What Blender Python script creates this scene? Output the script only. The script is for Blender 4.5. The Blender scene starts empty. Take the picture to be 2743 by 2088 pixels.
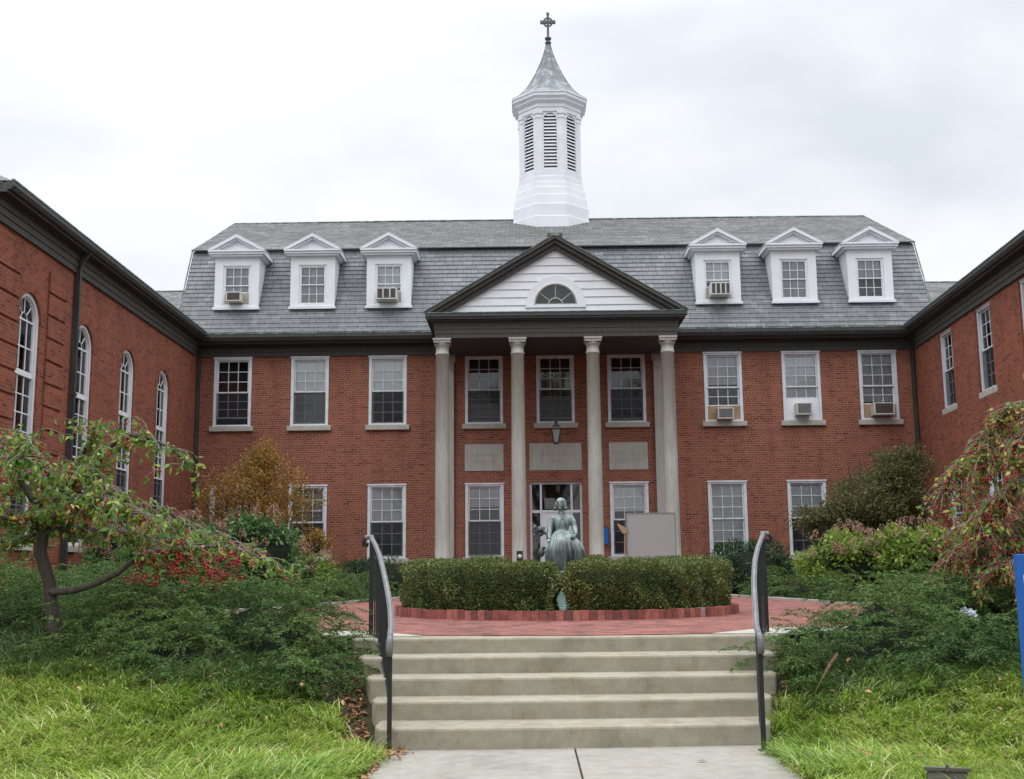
import bpy, math, random
import numpy as np
from mathutils import Vector, Matrix

random.seed(7); RNG = np.random.default_rng(11)
S = bpy.context.scene
R = math.radians

# ------------------------------------------------------------------ camera
cam_d = bpy.data.cameras.new('camera'); cam = bpy.data.objects.new('camera', cam_d)
S.collection.objects.link(cam); S.camera = cam
cam_d.sensor_width = 36; cam_d.lens = 39.8; cam_d.clip_start = 0.1; cam_d.clip_end = 3000
PI_, YA, RO = 0.15616, 0.01228, -0.00898
def _cam_axes():
    def w(d):
        return Vector((math.cos(YA)*d[0]-math.sin(YA)*d[1], math.sin(YA)*d[0]+math.cos(YA)*d[1], d[2]))
    r0 = Vector((1, 0, 0)); u0 = Vector((0, -math.sin(PI_), math.cos(PI_))); f = Vector((0, math.cos(PI_), math.sin(PI_)))
    c, s = math.cos(RO), math.sin(RO)
    return w(r0*c+u0*s), w(u0*c-r0*s), w(f)
_r, _u, _f = _cam_axes()
M = Matrix((( _r.x, _u.x, -_f.x, 0), (_r.y, _u.y, -_f.y, 0), (_r.z, _u.z, -_f.z, 1.55), (0, 0, 0, 1)))
cam.matrix_world = M

# ------------------------------------------------------------------ world: overcast sky
W = bpy.data.worlds.new('World'); S.world = W; W.use_nodes = True
nt = W.node_tree; nt.nodes.clear()
def N(t, **k):
    n = nt.nodes.new(t)
    for a, b in k.items(): setattr(n, a, b)
    return n
out = N('ShaderNodeOutputWorld'); bg = N('ShaderNodeBackground')
sky = N('ShaderNodeTexSky'); sky.sky_type = 'NISHITA'; sky.sun_disc = False
sky.sun_elevation = R(48); sky.sun_rotation = R(150); sky.air_density = 1; sky.dust_density = 3
tc = N('ShaderNodeTexCoord'); sep = N('ShaderNodeSeparateXYZ')
nt.links.new(tc.outputs['Generated'], sep.inputs[0])
mpn = N('ShaderNodeMapping'); mpn.inputs['Scale'].default_value = (1, 1, 2.2); mpn.inputs['Location'].default_value = (5.3, 0.9, 0.1)
nt.links.new(tc.outputs['Generated'], mpn.inputs[0])
no = N('ShaderNodeTexNoise'); no.inputs['Scale'].default_value = 2.3; no.inputs['Detail'].default_value = 5; no.inputs['Roughness'].default_value = 0.5
no.inputs['Distortion'].default_value = 0.25
nt.links.new(mpn.outputs[0], no.inputs['Vector'])
rp = N('ShaderNodeValToRGB')
rp.color_ramp.elements[0].position = 0.38; rp.color_ramp.elements[0].color = (.74, .79, .86, 1)
rp.color_ramp.elements[1].position = 0.70; rp.color_ramp.elements[1].color = (1.09, 1.09, 1.10, 1)
e = rp.color_ramp.elements.new(.52); e.color = (.91, .935, .975, 1)
nt.links.new(no.outputs['Fac'], rp.inputs[0])
# overcast luminance: brighter towards the zenith
mr = N('ShaderNodeMapRange'); mr.inputs['From Min'].default_value = 0; mr.inputs['From Max'].default_value = 1
mr.inputs['From Max'].default_value = .45; mr.inputs['To Min'].default_value = 0.86; mr.inputs['To Max'].default_value = 1.03
nt.links.new(sep.outputs['Z'], mr.inputs['Value'])
mr2 = N('ShaderNodeMapRange'); mr2.inputs['From Min'].default_value = .45; mr2.inputs['From Max'].default_value = 1; mr2.inputs['To Min'].default_value = 0; mr2.inputs['To Max'].default_value = 3.2
nt.links.new(sep.outputs['Z'], mr2.inputs['Value']); mad = N('ShaderNodeMath', operation='ADD'); nt.links.new(mr.outputs[0], mad.inputs[0]); nt.links.new(mr2.outputs[0], mad.inputs[1])
vm = N('ShaderNodeVectorMath', operation='SCALE'); nt.links.new(rp.outputs[0], vm.inputs[0]); nt.links.new(mad.outputs[0], vm.inputs['Scale'])
sc = N('ShaderNodeVectorMath', operation='SCALE'); nt.links.new(sky.outputs[0], sc.inputs[0]); sc.inputs['Scale'].default_value = 0.012
ad = N('ShaderNodeVectorMath', operation='ADD'); nt.links.new(vm.outputs[0], ad.inputs[0]); nt.links.new(sc.outputs[0], ad.inputs[1])
nt.links.new(ad.outputs[0], bg.inputs[0]); bg.inputs[1].default_value = 1.0
nt.links.new(bg.outputs[0], out.inputs[0])
sd = bpy.data.lights.new('sun', 'SUN'); sd.energy = 0.55; sd.angle = R(25); sd.color = (1, .97, .92)
sun = bpy.data.objects.new('sun', sd); S.collection.objects.link(sun)
sun.rotation_euler = (R(42), 0, R(-30))
S.view_settings.view_transform = 'Standard'; S.view_settings.look = 'None'; S.view_settings.exposure = 0; S.view_settings.gamma = 1
S.view_settings.use_curve_mapping = False
S.cycles.max_bounces = 6; S.cycles.transparent_max_bounces = 12; S.cycles.diffuse_bounces = 3

# ------------------------------------------------------------------ materials
class NT:
    def __init__(s, name):
        s.m = bpy.data.materials.new(name); s.m.use_nodes = True; s.t = s.m.node_tree; s.t.nodes.clear()
        s.o = s.n('ShaderNodeOutputMaterial'); s.b = s.n('ShaderNodeBsdfPrincipled'); s.l(s.b.outputs[0], s.o.inputs[0])
    def n(s, t, **k):
        x = s.t.nodes.new(t)
        for a, b in k.items(): setattr(x, a, b)
        return x
    def l(s, a, b): s.t.links.new(a, b)
    def noise(s, scale, detail=3, vec=None, rough=.55, stretch=None):
        x = s.n('ShaderNodeTexNoise'); x.inputs['Scale'].default_value = scale; x.inputs['Detail'].default_value = detail; x.inputs['Roughness'].default_value = rough
        v = vec if vec is not None else s.obj()
        if stretch:
            m = s.n('ShaderNodeMapping'); m.inputs['Scale'].default_value = stretch; s.l(v, m.inputs[0]); v = m.outputs[0]
        s.l(v, x.inputs['Vector']); return x.outputs['Fac']
    def obj(s):
        if not hasattr(s, '_tc'): s._tc = s.n('ShaderNodeTexCoord')
        return s._tc.outputs['Object']
    def uv(s):
        s.obj(); return s._tc.outputs['UV']
    def ramp(s, fac, stops):
        r = s.n('ShaderNodeValToRGB'); el = r.color_ramp.elements
        el[0].position, el[0].color = stops[0][0], (*stops[0][1], 1); el[1].position, el[1].color = stops[-1][0], (*stops[-1][1], 1)
        for p, c in stops[1:-1]:
            e = el.new(p); e.color = (*c, 1)
        s.l(fac, r.inputs[0]); return r.outputs[0]
    def mix(s, fac, a, b, mode='MIX'):
        m = s.n('ShaderNodeMix', data_type='RGBA', blend_type=mode)
        for k, v in ((0, fac), (6, a), (7, b)):
            if isinstance(v, (int, float)): m.inputs[k].default_value = v
            elif isinstance(v, tuple): m.inputs[k].default_value = (*v, 1)
            else: s.l(v, m.inputs[k])
        return m.outputs[2]
    def bump(s, h, st=.3, d=.01):
        b = s.n('ShaderNodeBump'); b.inputs['Strength'].default_value = st; b.inputs['Distance'].default_value = d
        s.l(h, b.inputs['Height']); s.l(b.outputs[0], s.b.inputs['Normal'])
    def col(s, c):
        if isinstance(c, tuple): s.b.inputs['Base Color'].default_value = (*c, 1)
        else: s.l(c, s.b.inputs['Base Color'])
    def rough(s, v, spec=None):
        s.b.inputs['Roughness'].default_value = v
        if spec is not None: s.b.inputs['Specular IOR Level'].default_value = spec

def plain(name, c, rough=.6, var=.12, scale=3, bump=0, metal=0, spec=None, streak=False):
    m = NT(name); a = tuple(x*(1-var) for x in c); b = tuple(min(1, x*(1+var)) for x in c)
    f = m.noise(scale, 4, stretch=(6, 6, .8) if streak else None)
    m.col(m.ramp(f, [(.3, a), (.7, b)])); m.rough(rough, spec); m.b.inputs['Metallic'].default_value = metal
    if bump: m.bump(m.noise(scale*8, 4), bump, .01)
    return m.m

def brick_mat(name, c1, c2, mortar, bw=.213, bh=.0677, ms=.009, sq=True, dark=.5):
    m = NT(name); t = m.n('ShaderNodeTexBrick'); m.l(m.uv(), t.inputs['Vector'])
    t.inputs['Scale'].default_value = 1; t.inputs['Brick Width'].default_value = bw; t.inputs['Row Height'].default_value = bh
    t.inputs['Mortar Size'].default_value = ms; t.inputs['Mortar Smooth'].default_value = .2; t.inputs['Bias'].default_value = 0
    t.offset = .5; t.offset_frequency = 2
    if sq: t.squash = .5; t.squash_frequency = 6
    t.inputs['Color1'].default_value = (1, 1, 1, 1); t.inputs['Color2'].default_value = (0, 0, 0, 1); t.inputs['Mortar'].default_value = (.5, .5, .5, 1)
    big = m.noise(.55, 5); mid = m.noise(2.6, 3)
    cb = m.ramp(t.outputs['Color'], [(0, tuple(x*dark for x in c2)), (.16, c2), (.6, c1), (1, tuple(min(1, x*1.15) for x in c1))])
    cb = m.mix(.5, cb, m.ramp(big, [(.3, (.72, .72, .74)), (.7, (1.12, 1.08, 1.05))]), 'MULTIPLY')
    cb = m.mix(.35, cb, m.ramp(mid, [(.3, (.8, .8, .8)), (.7, (1.15, 1.12, 1.1))]), 'MULTIPLY')
    strk = m.noise(1.1, 5, rough=.65, stretch=(2.2, 2.2, .28)); cf = m.mix(t.outputs['Fac'], cb, mortar)
    m.col(m.mix(.45, cf, m.ramp(strk, [(.34, (.62, .60, .60)), (.5, (1, 1, 1)), (.75, (1.12, 1.10, 1.08))]), 'MULTIPLY')); m.rough(.9, .2)
    inv = m.n('ShaderNodeMath', operation='SUBTRACT'); inv.inputs[0].default_value = 1; m.l(t.outputs['Fac'], inv.inputs[1])
    m.bump(inv.outputs[0], .35, .006)
    return m.m

def slate_mat(name, stops, bw, bh, edge, ms=.006, off=0):
    m = NT(name); t = m.n('ShaderNodeTexBrick'); mp = m.n('ShaderNodeMapping'); mp.inputs['Location'].default_value = (0, -off, 0); m.l(m.uv(), mp.inputs[0]); m.l(mp.outputs[0], t.inputs['Vector'])
    t.inputs['Scale'].default_value = 1; t.inputs['Brick Width'].default_value = bw; t.inputs['Row Height'].default_value = bh
    t.inputs['Mortar Size'].default_value = ms; t.inputs['Mortar Smooth'].default_value = .3
    t.offset = .43; t.offset_frequency = 2; t.squash = .75; t.squash_frequency = 3
    t.inputs['Color1'].default_value = (1, 1, 1, 1); t.inputs['Color2'].default_value = (0, 0, 0, 1); t.inputs['Mortar'].default_value = (.5, .5, .5, 1)
    cb = m.ramp(t.outputs['Color'], stops)
    cb = m.mix(.6, cb, m.ramp(m.noise(.8, 5), [(.3, (.75, .77, .8)), (.7, (1.15, 1.12, 1.1))]), 'MULTIPLY')
    st = m.noise(1.6, 4, stretch=(2.5, 1, .35)); cb = m.mix(.35, cb, m.ramp(st, [(.35, (.7, .7, .7)), (.62, (1, 1, 1)), (.72, (1.5, 1.42, 1.35))]), 'MULTIPLY')
    sp = m.noise(9, 5, rough=.7); cb = m.mix(m.ramp(sp, [(.60, (0, 0, 0)), (.68, (.45, .45, .45))]), cb, (.36, .33, .30))
    m.col(m.mix(t.outputs['Fac'], cb, edge)); m.rough(.6, .45)
    m.bump(m.noise(14, 3), .2, .004)
    return m.m

MT = {}
MT['brick'] = brick_mat('red_brick', (.245, .080, .050), (.195, .064, .044), (.285, .17, .125), dark=.7)
MT['brick_wing'] = brick_mat('red_brick_wing', (.245, .076, .044), (.195, .060, .039), (.25, .125, .085), ms=.007, dark=.66)
MT['paver'] = brick_mat('paving_brick', (.27, .105, .085), (.17, .07, .062), (.15, .10, .085), bw=.205, bh=.102, ms=.006, sq=False)
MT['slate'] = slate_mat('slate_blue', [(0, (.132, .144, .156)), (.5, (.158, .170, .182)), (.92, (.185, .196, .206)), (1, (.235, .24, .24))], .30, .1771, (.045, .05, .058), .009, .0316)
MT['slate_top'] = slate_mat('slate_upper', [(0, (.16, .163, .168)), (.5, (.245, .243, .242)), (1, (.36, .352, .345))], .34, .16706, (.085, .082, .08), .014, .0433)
MT['trim_dark'] = plain('dark_trim', (.052, .050, .044), .65, .22, 2.2, .1, streak=True)
MT['trim_gutter'] = plain('gutter_metal', (.042, .045, .042), .5, .35, 3, .1, streak=True)
_m = NT('weathered_copper'); _m.col(_m.mix(_m.ramp(_m.noise(1.5, 5, stretch=(3, 3, 3)), [(.42, (0, 0, 0)), (.62, (1, 1, 1))]), (.07, .085, .08), (.17, .26, .23))); _m.rough(.6); MT['copper'] = _m.m
MT['white'] = plain('white_paint', (.69, .71, .745), .65, .06, 1.8, .08)
MT['white_dirty'] = plain('white_frame_paint', (.61, .645, .69), .5, .12, 4, .05)
MT['cream'] = plain('grey_white', (.42, .41, .38), .5, .1, 3, .05)  # greyer off-white tone of the fanlight muntins
MT['stone'] = plain('limestone', (.37, .365, .33), .85, .14, 2.2, .15, streak=True)
MT['sill'] = plain('sill_stone', (.38, .37, .325), .85, .18, 5, .15)
MT['copper_gray'] = None
_m = NT('spire_metal'); _f1 = _m.noise(3.0, 5, rough=.65); _m.col(_m.ramp(_f1, [(.3, (.12, .14, .15)), (.52, (.17, .19, .205)), (.60, (.32, .34, .355)), (.75, (.21, .23, .245))])); _m.rough(.6, .4); _m.bump(_m.noise(6, 3), .3, .02); MT['spire'] = _m.m
MT['bronze_dark'] = plain('dark_bronze', (.075, .085, .085), .5, .3, 6)
MT['black_metal'] = plain('black_iron', (.011, .012, .013), .45, .3, 8)
MT['rail_gray'] = plain('worn_handrail', (.13, .125, .135), .42, .25, 8)
MT['screen'] = None
MT['room'] = plain('dark_room', (.03, .03, .028), .9, .4, 1.5)
MT['blind'] = plain('window_shade', (.82, .86, .88), .8, .08, 2)
MT['blind_dim'] = plain('window_shade_dim', (.5, .52, .52), .8, .12, 2)
MT['curtain'] = plain('grey_curtain', (.50, .51, .53), .8, .12, 1.5, streak=True)
MT['green_thing'] = plain('green_curtain', (.12, .16, .07), .8, .2, 2)
MT['ac'] = plain('ac_casing', (.50, .50, .47), .5, .12, 5)
MT['ac_grille'] = plain('ac_grille', (.09, .08, .075), .6, .3, 12)
MT['ac_gray'] = plain('ac_grey_grille', (.19, .19, .195), .6, .15, 12)
MT['plywood'] = plain('tan_board', (.32, .21, .12), .7, .2, 4)
MT['taupe'] = plain('taupe_panel', (.36, .31, .27), .7, .12, 4)
MT['blue'] = plain('blue_sign_paint', (.010, .105, .40), .4, .06, 2)
MT['letter'] = plain('white_letters', (.75, .76, .76), .5, .02)
MT['yellow'] = plain('yellow_rule', (.62, .48, .10), .5, .03)
MT['engrave'] = plain('engraved_letters', (.285, .28, .25), .9, .1, 8)
MT['mulch'] = None

def concrete(name, base, stain=.6, stainscale=1.6):
    m = NT(name)
    c = m.ramp(m.noise(7, 5), [(.3, tuple(x*.88 for x in base)), (.7, tuple(x*1.1 for x in base))])
    c = m.mix(stain, c, m.ramp(m.noise(stainscale, 6, rough=.65, stretch=(1, 1, .7)), [(.30, (.45, .44, .42)), (.47, (.93, .92, .90)), (.8, (1.08, 1.07, 1.05))]), 'MULTIPLY')
    c = m.mix(stain*.5, c, m.ramp(m.noise(2.3, 4, stretch=(1.3, 1, 3)), [(.36, (.80, .68, .45)), (.5, (1, 1, 1))]), 'MULTIPLY')
    fs = m.noise(5, 6, rough=.75, stretch=(1.5, 1.5, .5)); c = m.mix(stain*.6, c, m.ramp(fs, [(.33, (.55, .54, .52)), (.46, (1, 1, 1))]), 'MULTIPLY')
    sp = m.noise(90, 3); c = m.mix(.4, c, m.ramp(sp, [(.3, (.7, .7, .7)), (.7, (1.2, 1.2, 1.2))]), 'MULTIPLY')
    m.col(c); m.rough(.9, .25); m.bump(m.noise(60, 4), .25, .004)
    return m.m
MT['conc_step'] = concrete('step_concrete', (.31, .285, .225), .6)
MT['conc_walk'] = concrete('walk_concrete', (.30, .285, .25), .35, .9)
MT['conc_curb'] = concrete('kerb_concrete', (.42, .41, .36), .3)

_m = NT('garden_soil'); _m.col(_m.mix(.55, _m.ramp(_m.noise(24, 6, rough=.7), [(.3, (.012, .009, .007)), (.7, (.075, .055, .04))]), _m.ramp(_m.noise(2, 3), [(.35, (.05, .06, .025)), (.65, (.04, .032, .026))]))); _m.rough(.95, .1); _m.bump(_m.noise(30, 5), .8, .03); MT['soil'] = _m.m

# window glass: thin pane, mirror-like at its Fresnel share
def glass_mat(name, tint, refl=1.6):
    m = bpy.data.materials.new(name); m.use_nodes = True; t = m.node_tree; t.nodes.clear()
    o = t.nodes.new('ShaderNodeOutputMaterial'); mx = t.nodes.new('ShaderNodeMixShader'); fr = t.nodes.new('ShaderNodeFresnel'); fr.inputs[0].default_value = refl
    tr = t.nodes.new('ShaderNodeBsdfTransparent'); tr.inputs[0].default_value = (*tint, 1); g = t.nodes.new('ShaderNodeBsdfGlossy'); g.inputs['Roughness'].default_value = .03
    tcn = t.nodes.new('ShaderNodeTexCoord'); nz = t.nodes.new('ShaderNodeTexNoise'); nz.inputs['Scale'].default_value = 1.6; bp = t.nodes.new('ShaderNodeBump'); bp.inputs['Strength'].default_value = .05; bp.inputs['Distance'].default_value = .02
    t.links.new(tcn.outputs['Object'], nz.inputs['Vector']); t.links.new(nz.outputs['Fac'], bp.inputs['Height']); t.links.new(bp.outputs[0], g.inputs['Normal'])
    t.links.new(fr.outputs[0], mx.inputs[0]); t.links.new(tr.outputs[0], mx.inputs[1]); t.links.new(g.outputs[0], mx.inputs[2]); t.links.new(mx.outputs[0], o.inputs[0])
    return m
MT['glass'] = glass_mat('window_glass', (.99, 1, 1), 1.55)
def screen_mat(name, c, op):
    m = bpy.data.materials.new(name); m.use_nodes = True; t = m.node_tree; t.nodes.clear()
    o = t.nodes.new('ShaderNodeOutputMaterial'); mx = t.nodes.new('ShaderNodeMixShader'); mx.inputs[0].default_value = op
    tr = t.nodes.new('ShaderNodeBsdfTransparent'); d = t.nodes.new('ShaderNodeBsdfDiffuse'); d.inputs[0].default_value = (*c, 1)
    t.links.new(tr.outputs[0], mx.inputs[1]); t.links.new(d.outputs[0], mx.inputs[2]); t.links.new(mx.outputs[0], o.inputs[0]); return m
MT['screen'] = screen_mat('insect_screen', (.05, .05, .055), .33)

def leaf_mat(name, stops, rough=.5, trans=.25, big=None, scale=1.2, spec=.4):
    m = NT(name); g = m.n('ShaderNodeNewGeometry')
    c = m.ramp(g.outputs['Random Per Island'], stops)
    if big: c = m.mix(1, c, m.ramp(m.noise(scale, 3), big), 'MULTIPLY')
    m.col(c); m.rough(rough, spec)
    if trans:
        tl = m.n('ShaderNodeBsdfTranslucent'); m.l(c, tl.inputs[0]); mx = m.n('ShaderNodeMixShader'); mx.inputs[0].default_value = trans
        m.l(m.b.outputs[0], mx.inputs[1]); m.l(tl.outputs[0], mx.inputs[2]); m.l(mx.outputs[0], m.o.inputs[0])
    return m.m
MT['grass'] = leaf_mat('liriope_leaf', [(0, (.125, .22, .02)), (.35, (.24, .37, .038)), (.66, (.325, .44, .07)), (.86, (.46, .54, .17)), (1, (.58, .56, .32))], .5, .3, [(.3, (.72, .82, .8)), (.5, (1, 1, 1)), (.7, (1.22, 1.12, 1.25))], .8, spec=.2)
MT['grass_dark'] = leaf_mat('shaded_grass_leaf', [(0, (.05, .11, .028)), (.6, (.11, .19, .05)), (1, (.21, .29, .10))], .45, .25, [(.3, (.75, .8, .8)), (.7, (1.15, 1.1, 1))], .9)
MT['juniper'] = leaf_mat('juniper_needle', [(0, (.036, .072, .025)), (.5, (.095, .158, .052)), (.85, (.16, .235, .08)), (.97, (.23, .30, .11)), (1, (.15, .10, .05))], .75, .12, [(.3, (.6, .72, .72)), (.7, (1.2, 1.15, 1))], .8, spec=.1)
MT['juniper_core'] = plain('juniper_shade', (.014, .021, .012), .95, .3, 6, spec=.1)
MT['yew'] = leaf_mat('yew_needle', [(0, (.018, .048, .02)), (.6, (.038, .09, .034)), (1, (.07, .14, .05))], .55, .1)
MT['box'] = leaf_mat('boxwood_leaf', [(0, (.045, .07, .02)), (.4, (.095, .135, .034)), (.75, (.18, .22, .06)), (.95, (.30, .33, .11)), (1, (.22, .12, .05))], .4, .2, [(.3, (.75, .8, .8)), (.62, (1.05, 1, 1)), (.75, (1.3, 1.0, .8))], 1.3)
MT['crab'] = leaf_mat('crabapple_leaf', [(0, (.08, .16, .035)), (.4, (.15, .27, .055)), (.76, (.24, .36, .075)), (.88, (.34, .40, .09)), (.97, (.46, .42, .10)), (1, (.34, .16, .07))], .5, .35, spec=.2)
MT['crab_red'] = leaf_mat('crabapple_autumn_leaf', [(0, (.10, .17, .04)), (.45, (.18, .28, .06)), (.75, (.33, .38, .09)), (.88, (.45, .40, .10)), (.94, (.34, .12, .08)), (1, (.26, .05, .055))], .5, .35, spec=.2)
MT['berry'] = leaf_mat('red_berry', [(0, (.20, .014, .018)), (.6, (.36, .026, .026)), (1, (.52, .06, .045))], .3, 0, spec=.5)
MT['orange'] = leaf_mat('serviceberry_leaf', [(0, (.24, .14, .035)), (.35, (.42, .21, .045)), (.58, (.50, .26, .055)), (.75, (.29, .23, .06)), (1, (.17, .20, .06))], .55, .3, [(.35, (.8, .95, .8)), (.65, (1.1, .95, .9))], .7)
MT['olive'] = leaf_mat('olive_dark_leaf', [(0, (.08, .085, .036)), (.5, (.14, .15, .06)), (.85, (.19, .20, .085)), (1, (.22, .12, .06))], .6, .3, spec=.15)
MT['hyd'] = leaf_mat('hydrangea_leaf', [(0, (.09, .17, .035)), (.5, (.18, .29, .05)), (.85, (.30, .40, .075)), (1, (.42, .40, .09))], .5, .35, spec=.2)
MT['hyd_l'] = leaf_mat('hydrangea_deep_leaf', [(0, (.045, .11, .035)), (.5, (.085, .18, .05)), (1, (.15, .26, .08))], .45, .25)
MT['petal'] = leaf_mat('faded_panicle', [(0, (.30, .15, .10)), (.5, (.46, .26, .19)), (.9, (.56, .38, .29)), (1, (.75, .68, .62))], .7, .3)
MT['litter'] = leaf_mat('fallen_leaf', [(0, (.14, .06, .03)), (.5, (.28, .13, .06)), (1, (.45, .24, .12))], .7, .15)
MT['bark'] = plain('bark', (.075, .058, .048), .85, .5, 9, 1.0, streak=True)
MT['twig'] = plain('twig_bark', (.17, .14, .125), .8, .3, 12, .3)
MT['dark_twig'] = plain('dark_stem', (.045, .036, .032), .85, .3, 12)
_m = NT('verdigris_bronze'); _m.col(_m.mix(_m.ramp(_m.noise(5, 5, rough=.6, stretch=(1.6, 1.6, .55)), [(.40, (0, 0, 0)), (.66, (1, 1, 1))]), (.105, .12, .115), (.29, .36, .35))); _m.rough(.45, .5); _m.b.inputs['Metallic'].default_value = .2; MT['verdigris'] = _m.m
MT['verdi_stone'] = plain('verdigris_pedestal', (.25, .38, .35), .6, .25, 5)
_m = NT('perforated_metal')
_w = _m.n('ShaderNodeTexChecker'); _w.inputs['Scale'].default_value = 55; _m.l(_m.uv(), _w.inputs['Vector'])
_m.col(_m.mix(_w.outputs['Fac'], (.25, .25, .255), (.34, .34, .33))); _m.rough(.5, .4); MT['perf'] = _m.m

# ------------------------------------------------------------------ mesh builder
class MB:
    def __init__(s): s.v = []; s.f = []; s.mi = []; s.cur = 0; s.sm = []; s.smooth = False
    def add(s, vs, fs):
        o = len(s.v); s.v += [tuple(p) for p in vs]; s.f += [tuple(o+i for i in f) for f in fs]; s.mi += [s.cur]*len(fs); s.sm += [s.smooth]*len(fs); return s
    def box(s, x0, x1, y0, y1, z0, z1):
        return s.add([(x0, y0, z0), (x1, y0, z0), (x1, y1, z0), (x0, y1, z0), (x0, y0, z1), (x1, y0, z1), (x1, y1, z1), (x0, y1, z1)],
                     [(0, 3, 2, 1), (4, 5, 6, 7), (0, 1, 5, 4), (1, 2, 6, 5), (2, 3, 7, 6), (3, 0, 4, 7)])
    def quad(s, a, b, c, d): return s.add([a, b, c, d], [(0, 1, 2, 3)])
    def prism(s, poly, axis, a, b):   # poly of 2D pts, extruded along axis from a to b
        def P(p, t): return {0: (t, p[0], p[1]), 1: (p[0], t, p[1]), 2: (p[0], p[1], t)}[axis]
        n = len(poly); vs = [P(p, a) for p in poly]+[P(p, b) for p in poly]
        fs = [tuple(range(n))[::-1], tuple(range(n, 2*n))]+[(i, (i+1) % n, n+(i+1) % n, n+i) for i in range(n)]
        return s.add(vs, fs)
    def lathe(s, prof, c=(0, 0, 0), n=24, a0=0, sx=1, sy=1, cap=True):
        k = len(prof); vs = []
        for r, z in prof:
            for i in range(n):
                a = a0+2*math.pi*i/n; vs.append((c[0]+r*sx*math.cos(a), c[1]+r*sy*math.sin(a), c[2]+z))
        fs = [(j*n+i, j*n+(i+1) % n, (j+1)*n+(i+1) % n, (j+1)*n+i) for j in range(k-1) for i in range(n)]
        if cap: fs += [tuple(range(n))[::-1], tuple((k-1)*n+i for i in range(n))]
        return s.add(vs, fs)
    def tube(s, pts, rs, n=6, cap=True):
        pts = [Vector(p) for p in pts]; k = len(pts)
        if isinstance(rs, (int, float)): rs = [rs]*k
        vs = []; ref = None
        for i, p in enumerate(pts):
            d = (pts[min(i+1, k-1)]-pts[max(i-1, 0)]).normalized()
            if ref is None: ref = Vector((0, 0, 1)) if abs(d.z) < .9 else Vector((1, 0, 0))
            u = d.cross(ref).normalized(); w = u.cross(d).normalized(); ref = w
            for j in range(n):
                a = 2*math.pi*j/n; vs.append(p+(u*math.cos(a)+w*math.sin(a))*rs[i])
        fs = [(j*n+i, j*n+(i+1) % n, (j+1)*n+(i+1) % n, (j+1)*n+i) for j in range(k-1) for i in range(n)]
        if cap: fs += [tuple(range(n))[::-1], tuple((k-1)*n+i for i in range(n))]
        return s.add(vs, fs)
    def rectpath(s, pts, w, h):    # rectangular bar following pts (w sideways, h vertical)
        pts = [Vector(p) for p in pts]; k = len(pts); vs = []
        for i, p in enumerate(pts):
            d = (pts[min(i+1, k-1)]-pts[max(i-1, 0)]).normalized(); sd = Vector((d.y, -d.x, 0)).normalized() if abs(d.x)+abs(d.y) > 1e-4 else Vector((1, 0, 0))
            up = sd.cross(d).normalized()
            vs += [p+sd*w/2+up*h/2, p-sd*w/2+up*h/2, p-sd*w/2-up*h/2, p+sd*w/2-up*h/2]
        fs = [(j*4+i, j*4+(i+1) % 4, (j+1)*4+(i+1) % 4, (j+1)*4+i) for j in range(k-1) for i in range(4)]+[(3, 2, 1, 0), ((k-1)*4, (k-1)*4+1, (k-1)*4+2, (k-1)*4+3)]
        return s.add(vs, fs)
    def build(s, name, mats, parent=None, loc=(0, 0, 0), uv=True, bevel=0):
        me = bpy.data.meshes.new(name); me.from_pydata(s.v, [], s.f); me.validate(); me.update()
        import bmesh
        bm = bmesh.new(); bm.from_mesh(me); bmesh.ops.recalc_face_normals(bm, faces=bm.faces) if len(bm.faces) < 60000 else None
        bm.to_mesh(me); bm.free()
        if not isinstance(mats, (list, tuple)): mats = [mats]
        for m in mats: me.materials.append(MT[m] if isinstance(m, str) else m)
        if len(me.polygons) == len(s.mi):
            for i, p in enumerate(me.polygons): p.material_index = s.mi[i]; p.use_smooth = s.sm[i]
        if uv: boxuv(me)
        o = bpy.data.objects.new(name, me); S.collection.objects.link(o); o.location = loc
        if parent is not None: o.parent = parent
        if bevel:
            b = o.modifiers.new('bevel', 'BEVEL'); b.width = bevel; b.segments = 2; b.limit_method = 'ANGLE'
        return o
def boxuv(me):
    l = me.uv_layers.new(name='uv'); V_ = me.vertices
    for p in me.polygons:
        n = p.normal; ax, ay, az = abs(n.x), abs(n.y), abs(n.z)
        for li in p.loop_indices:
            c = V_[me.loops[li].vertex_index].co
            if az > .98: uv = (c.x, c.y)
            elif ay >= ax: uv = (c.x, c.z/max(.2, math.sqrt(max(1e-4, 1-n.z*n.z))))
            else: uv = (c.y, c.z/max(.2, math.sqrt(max(1e-4, 1-n.z*n.z))))
            l.data[li].uv = uv
def tag(o, label=None, cat=None, group=None, kind=None):
    if label: o['label'] = label
    if cat: o['category'] = cat
    if group: o['group'] = group
    if kind: o['kind'] = kind
    return o
def empty(name, loc, label, cat, rz=0, group=None):
    o = bpy.data.objects.new(name, None); S.collection.objects.link(o); o.location = loc; o.rotation_euler = (0, 0, rz); o.empty_display_size = .2
    return tag(o, label, cat, group)
def struct(o): o['kind'] = 'structure'; return o

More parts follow.
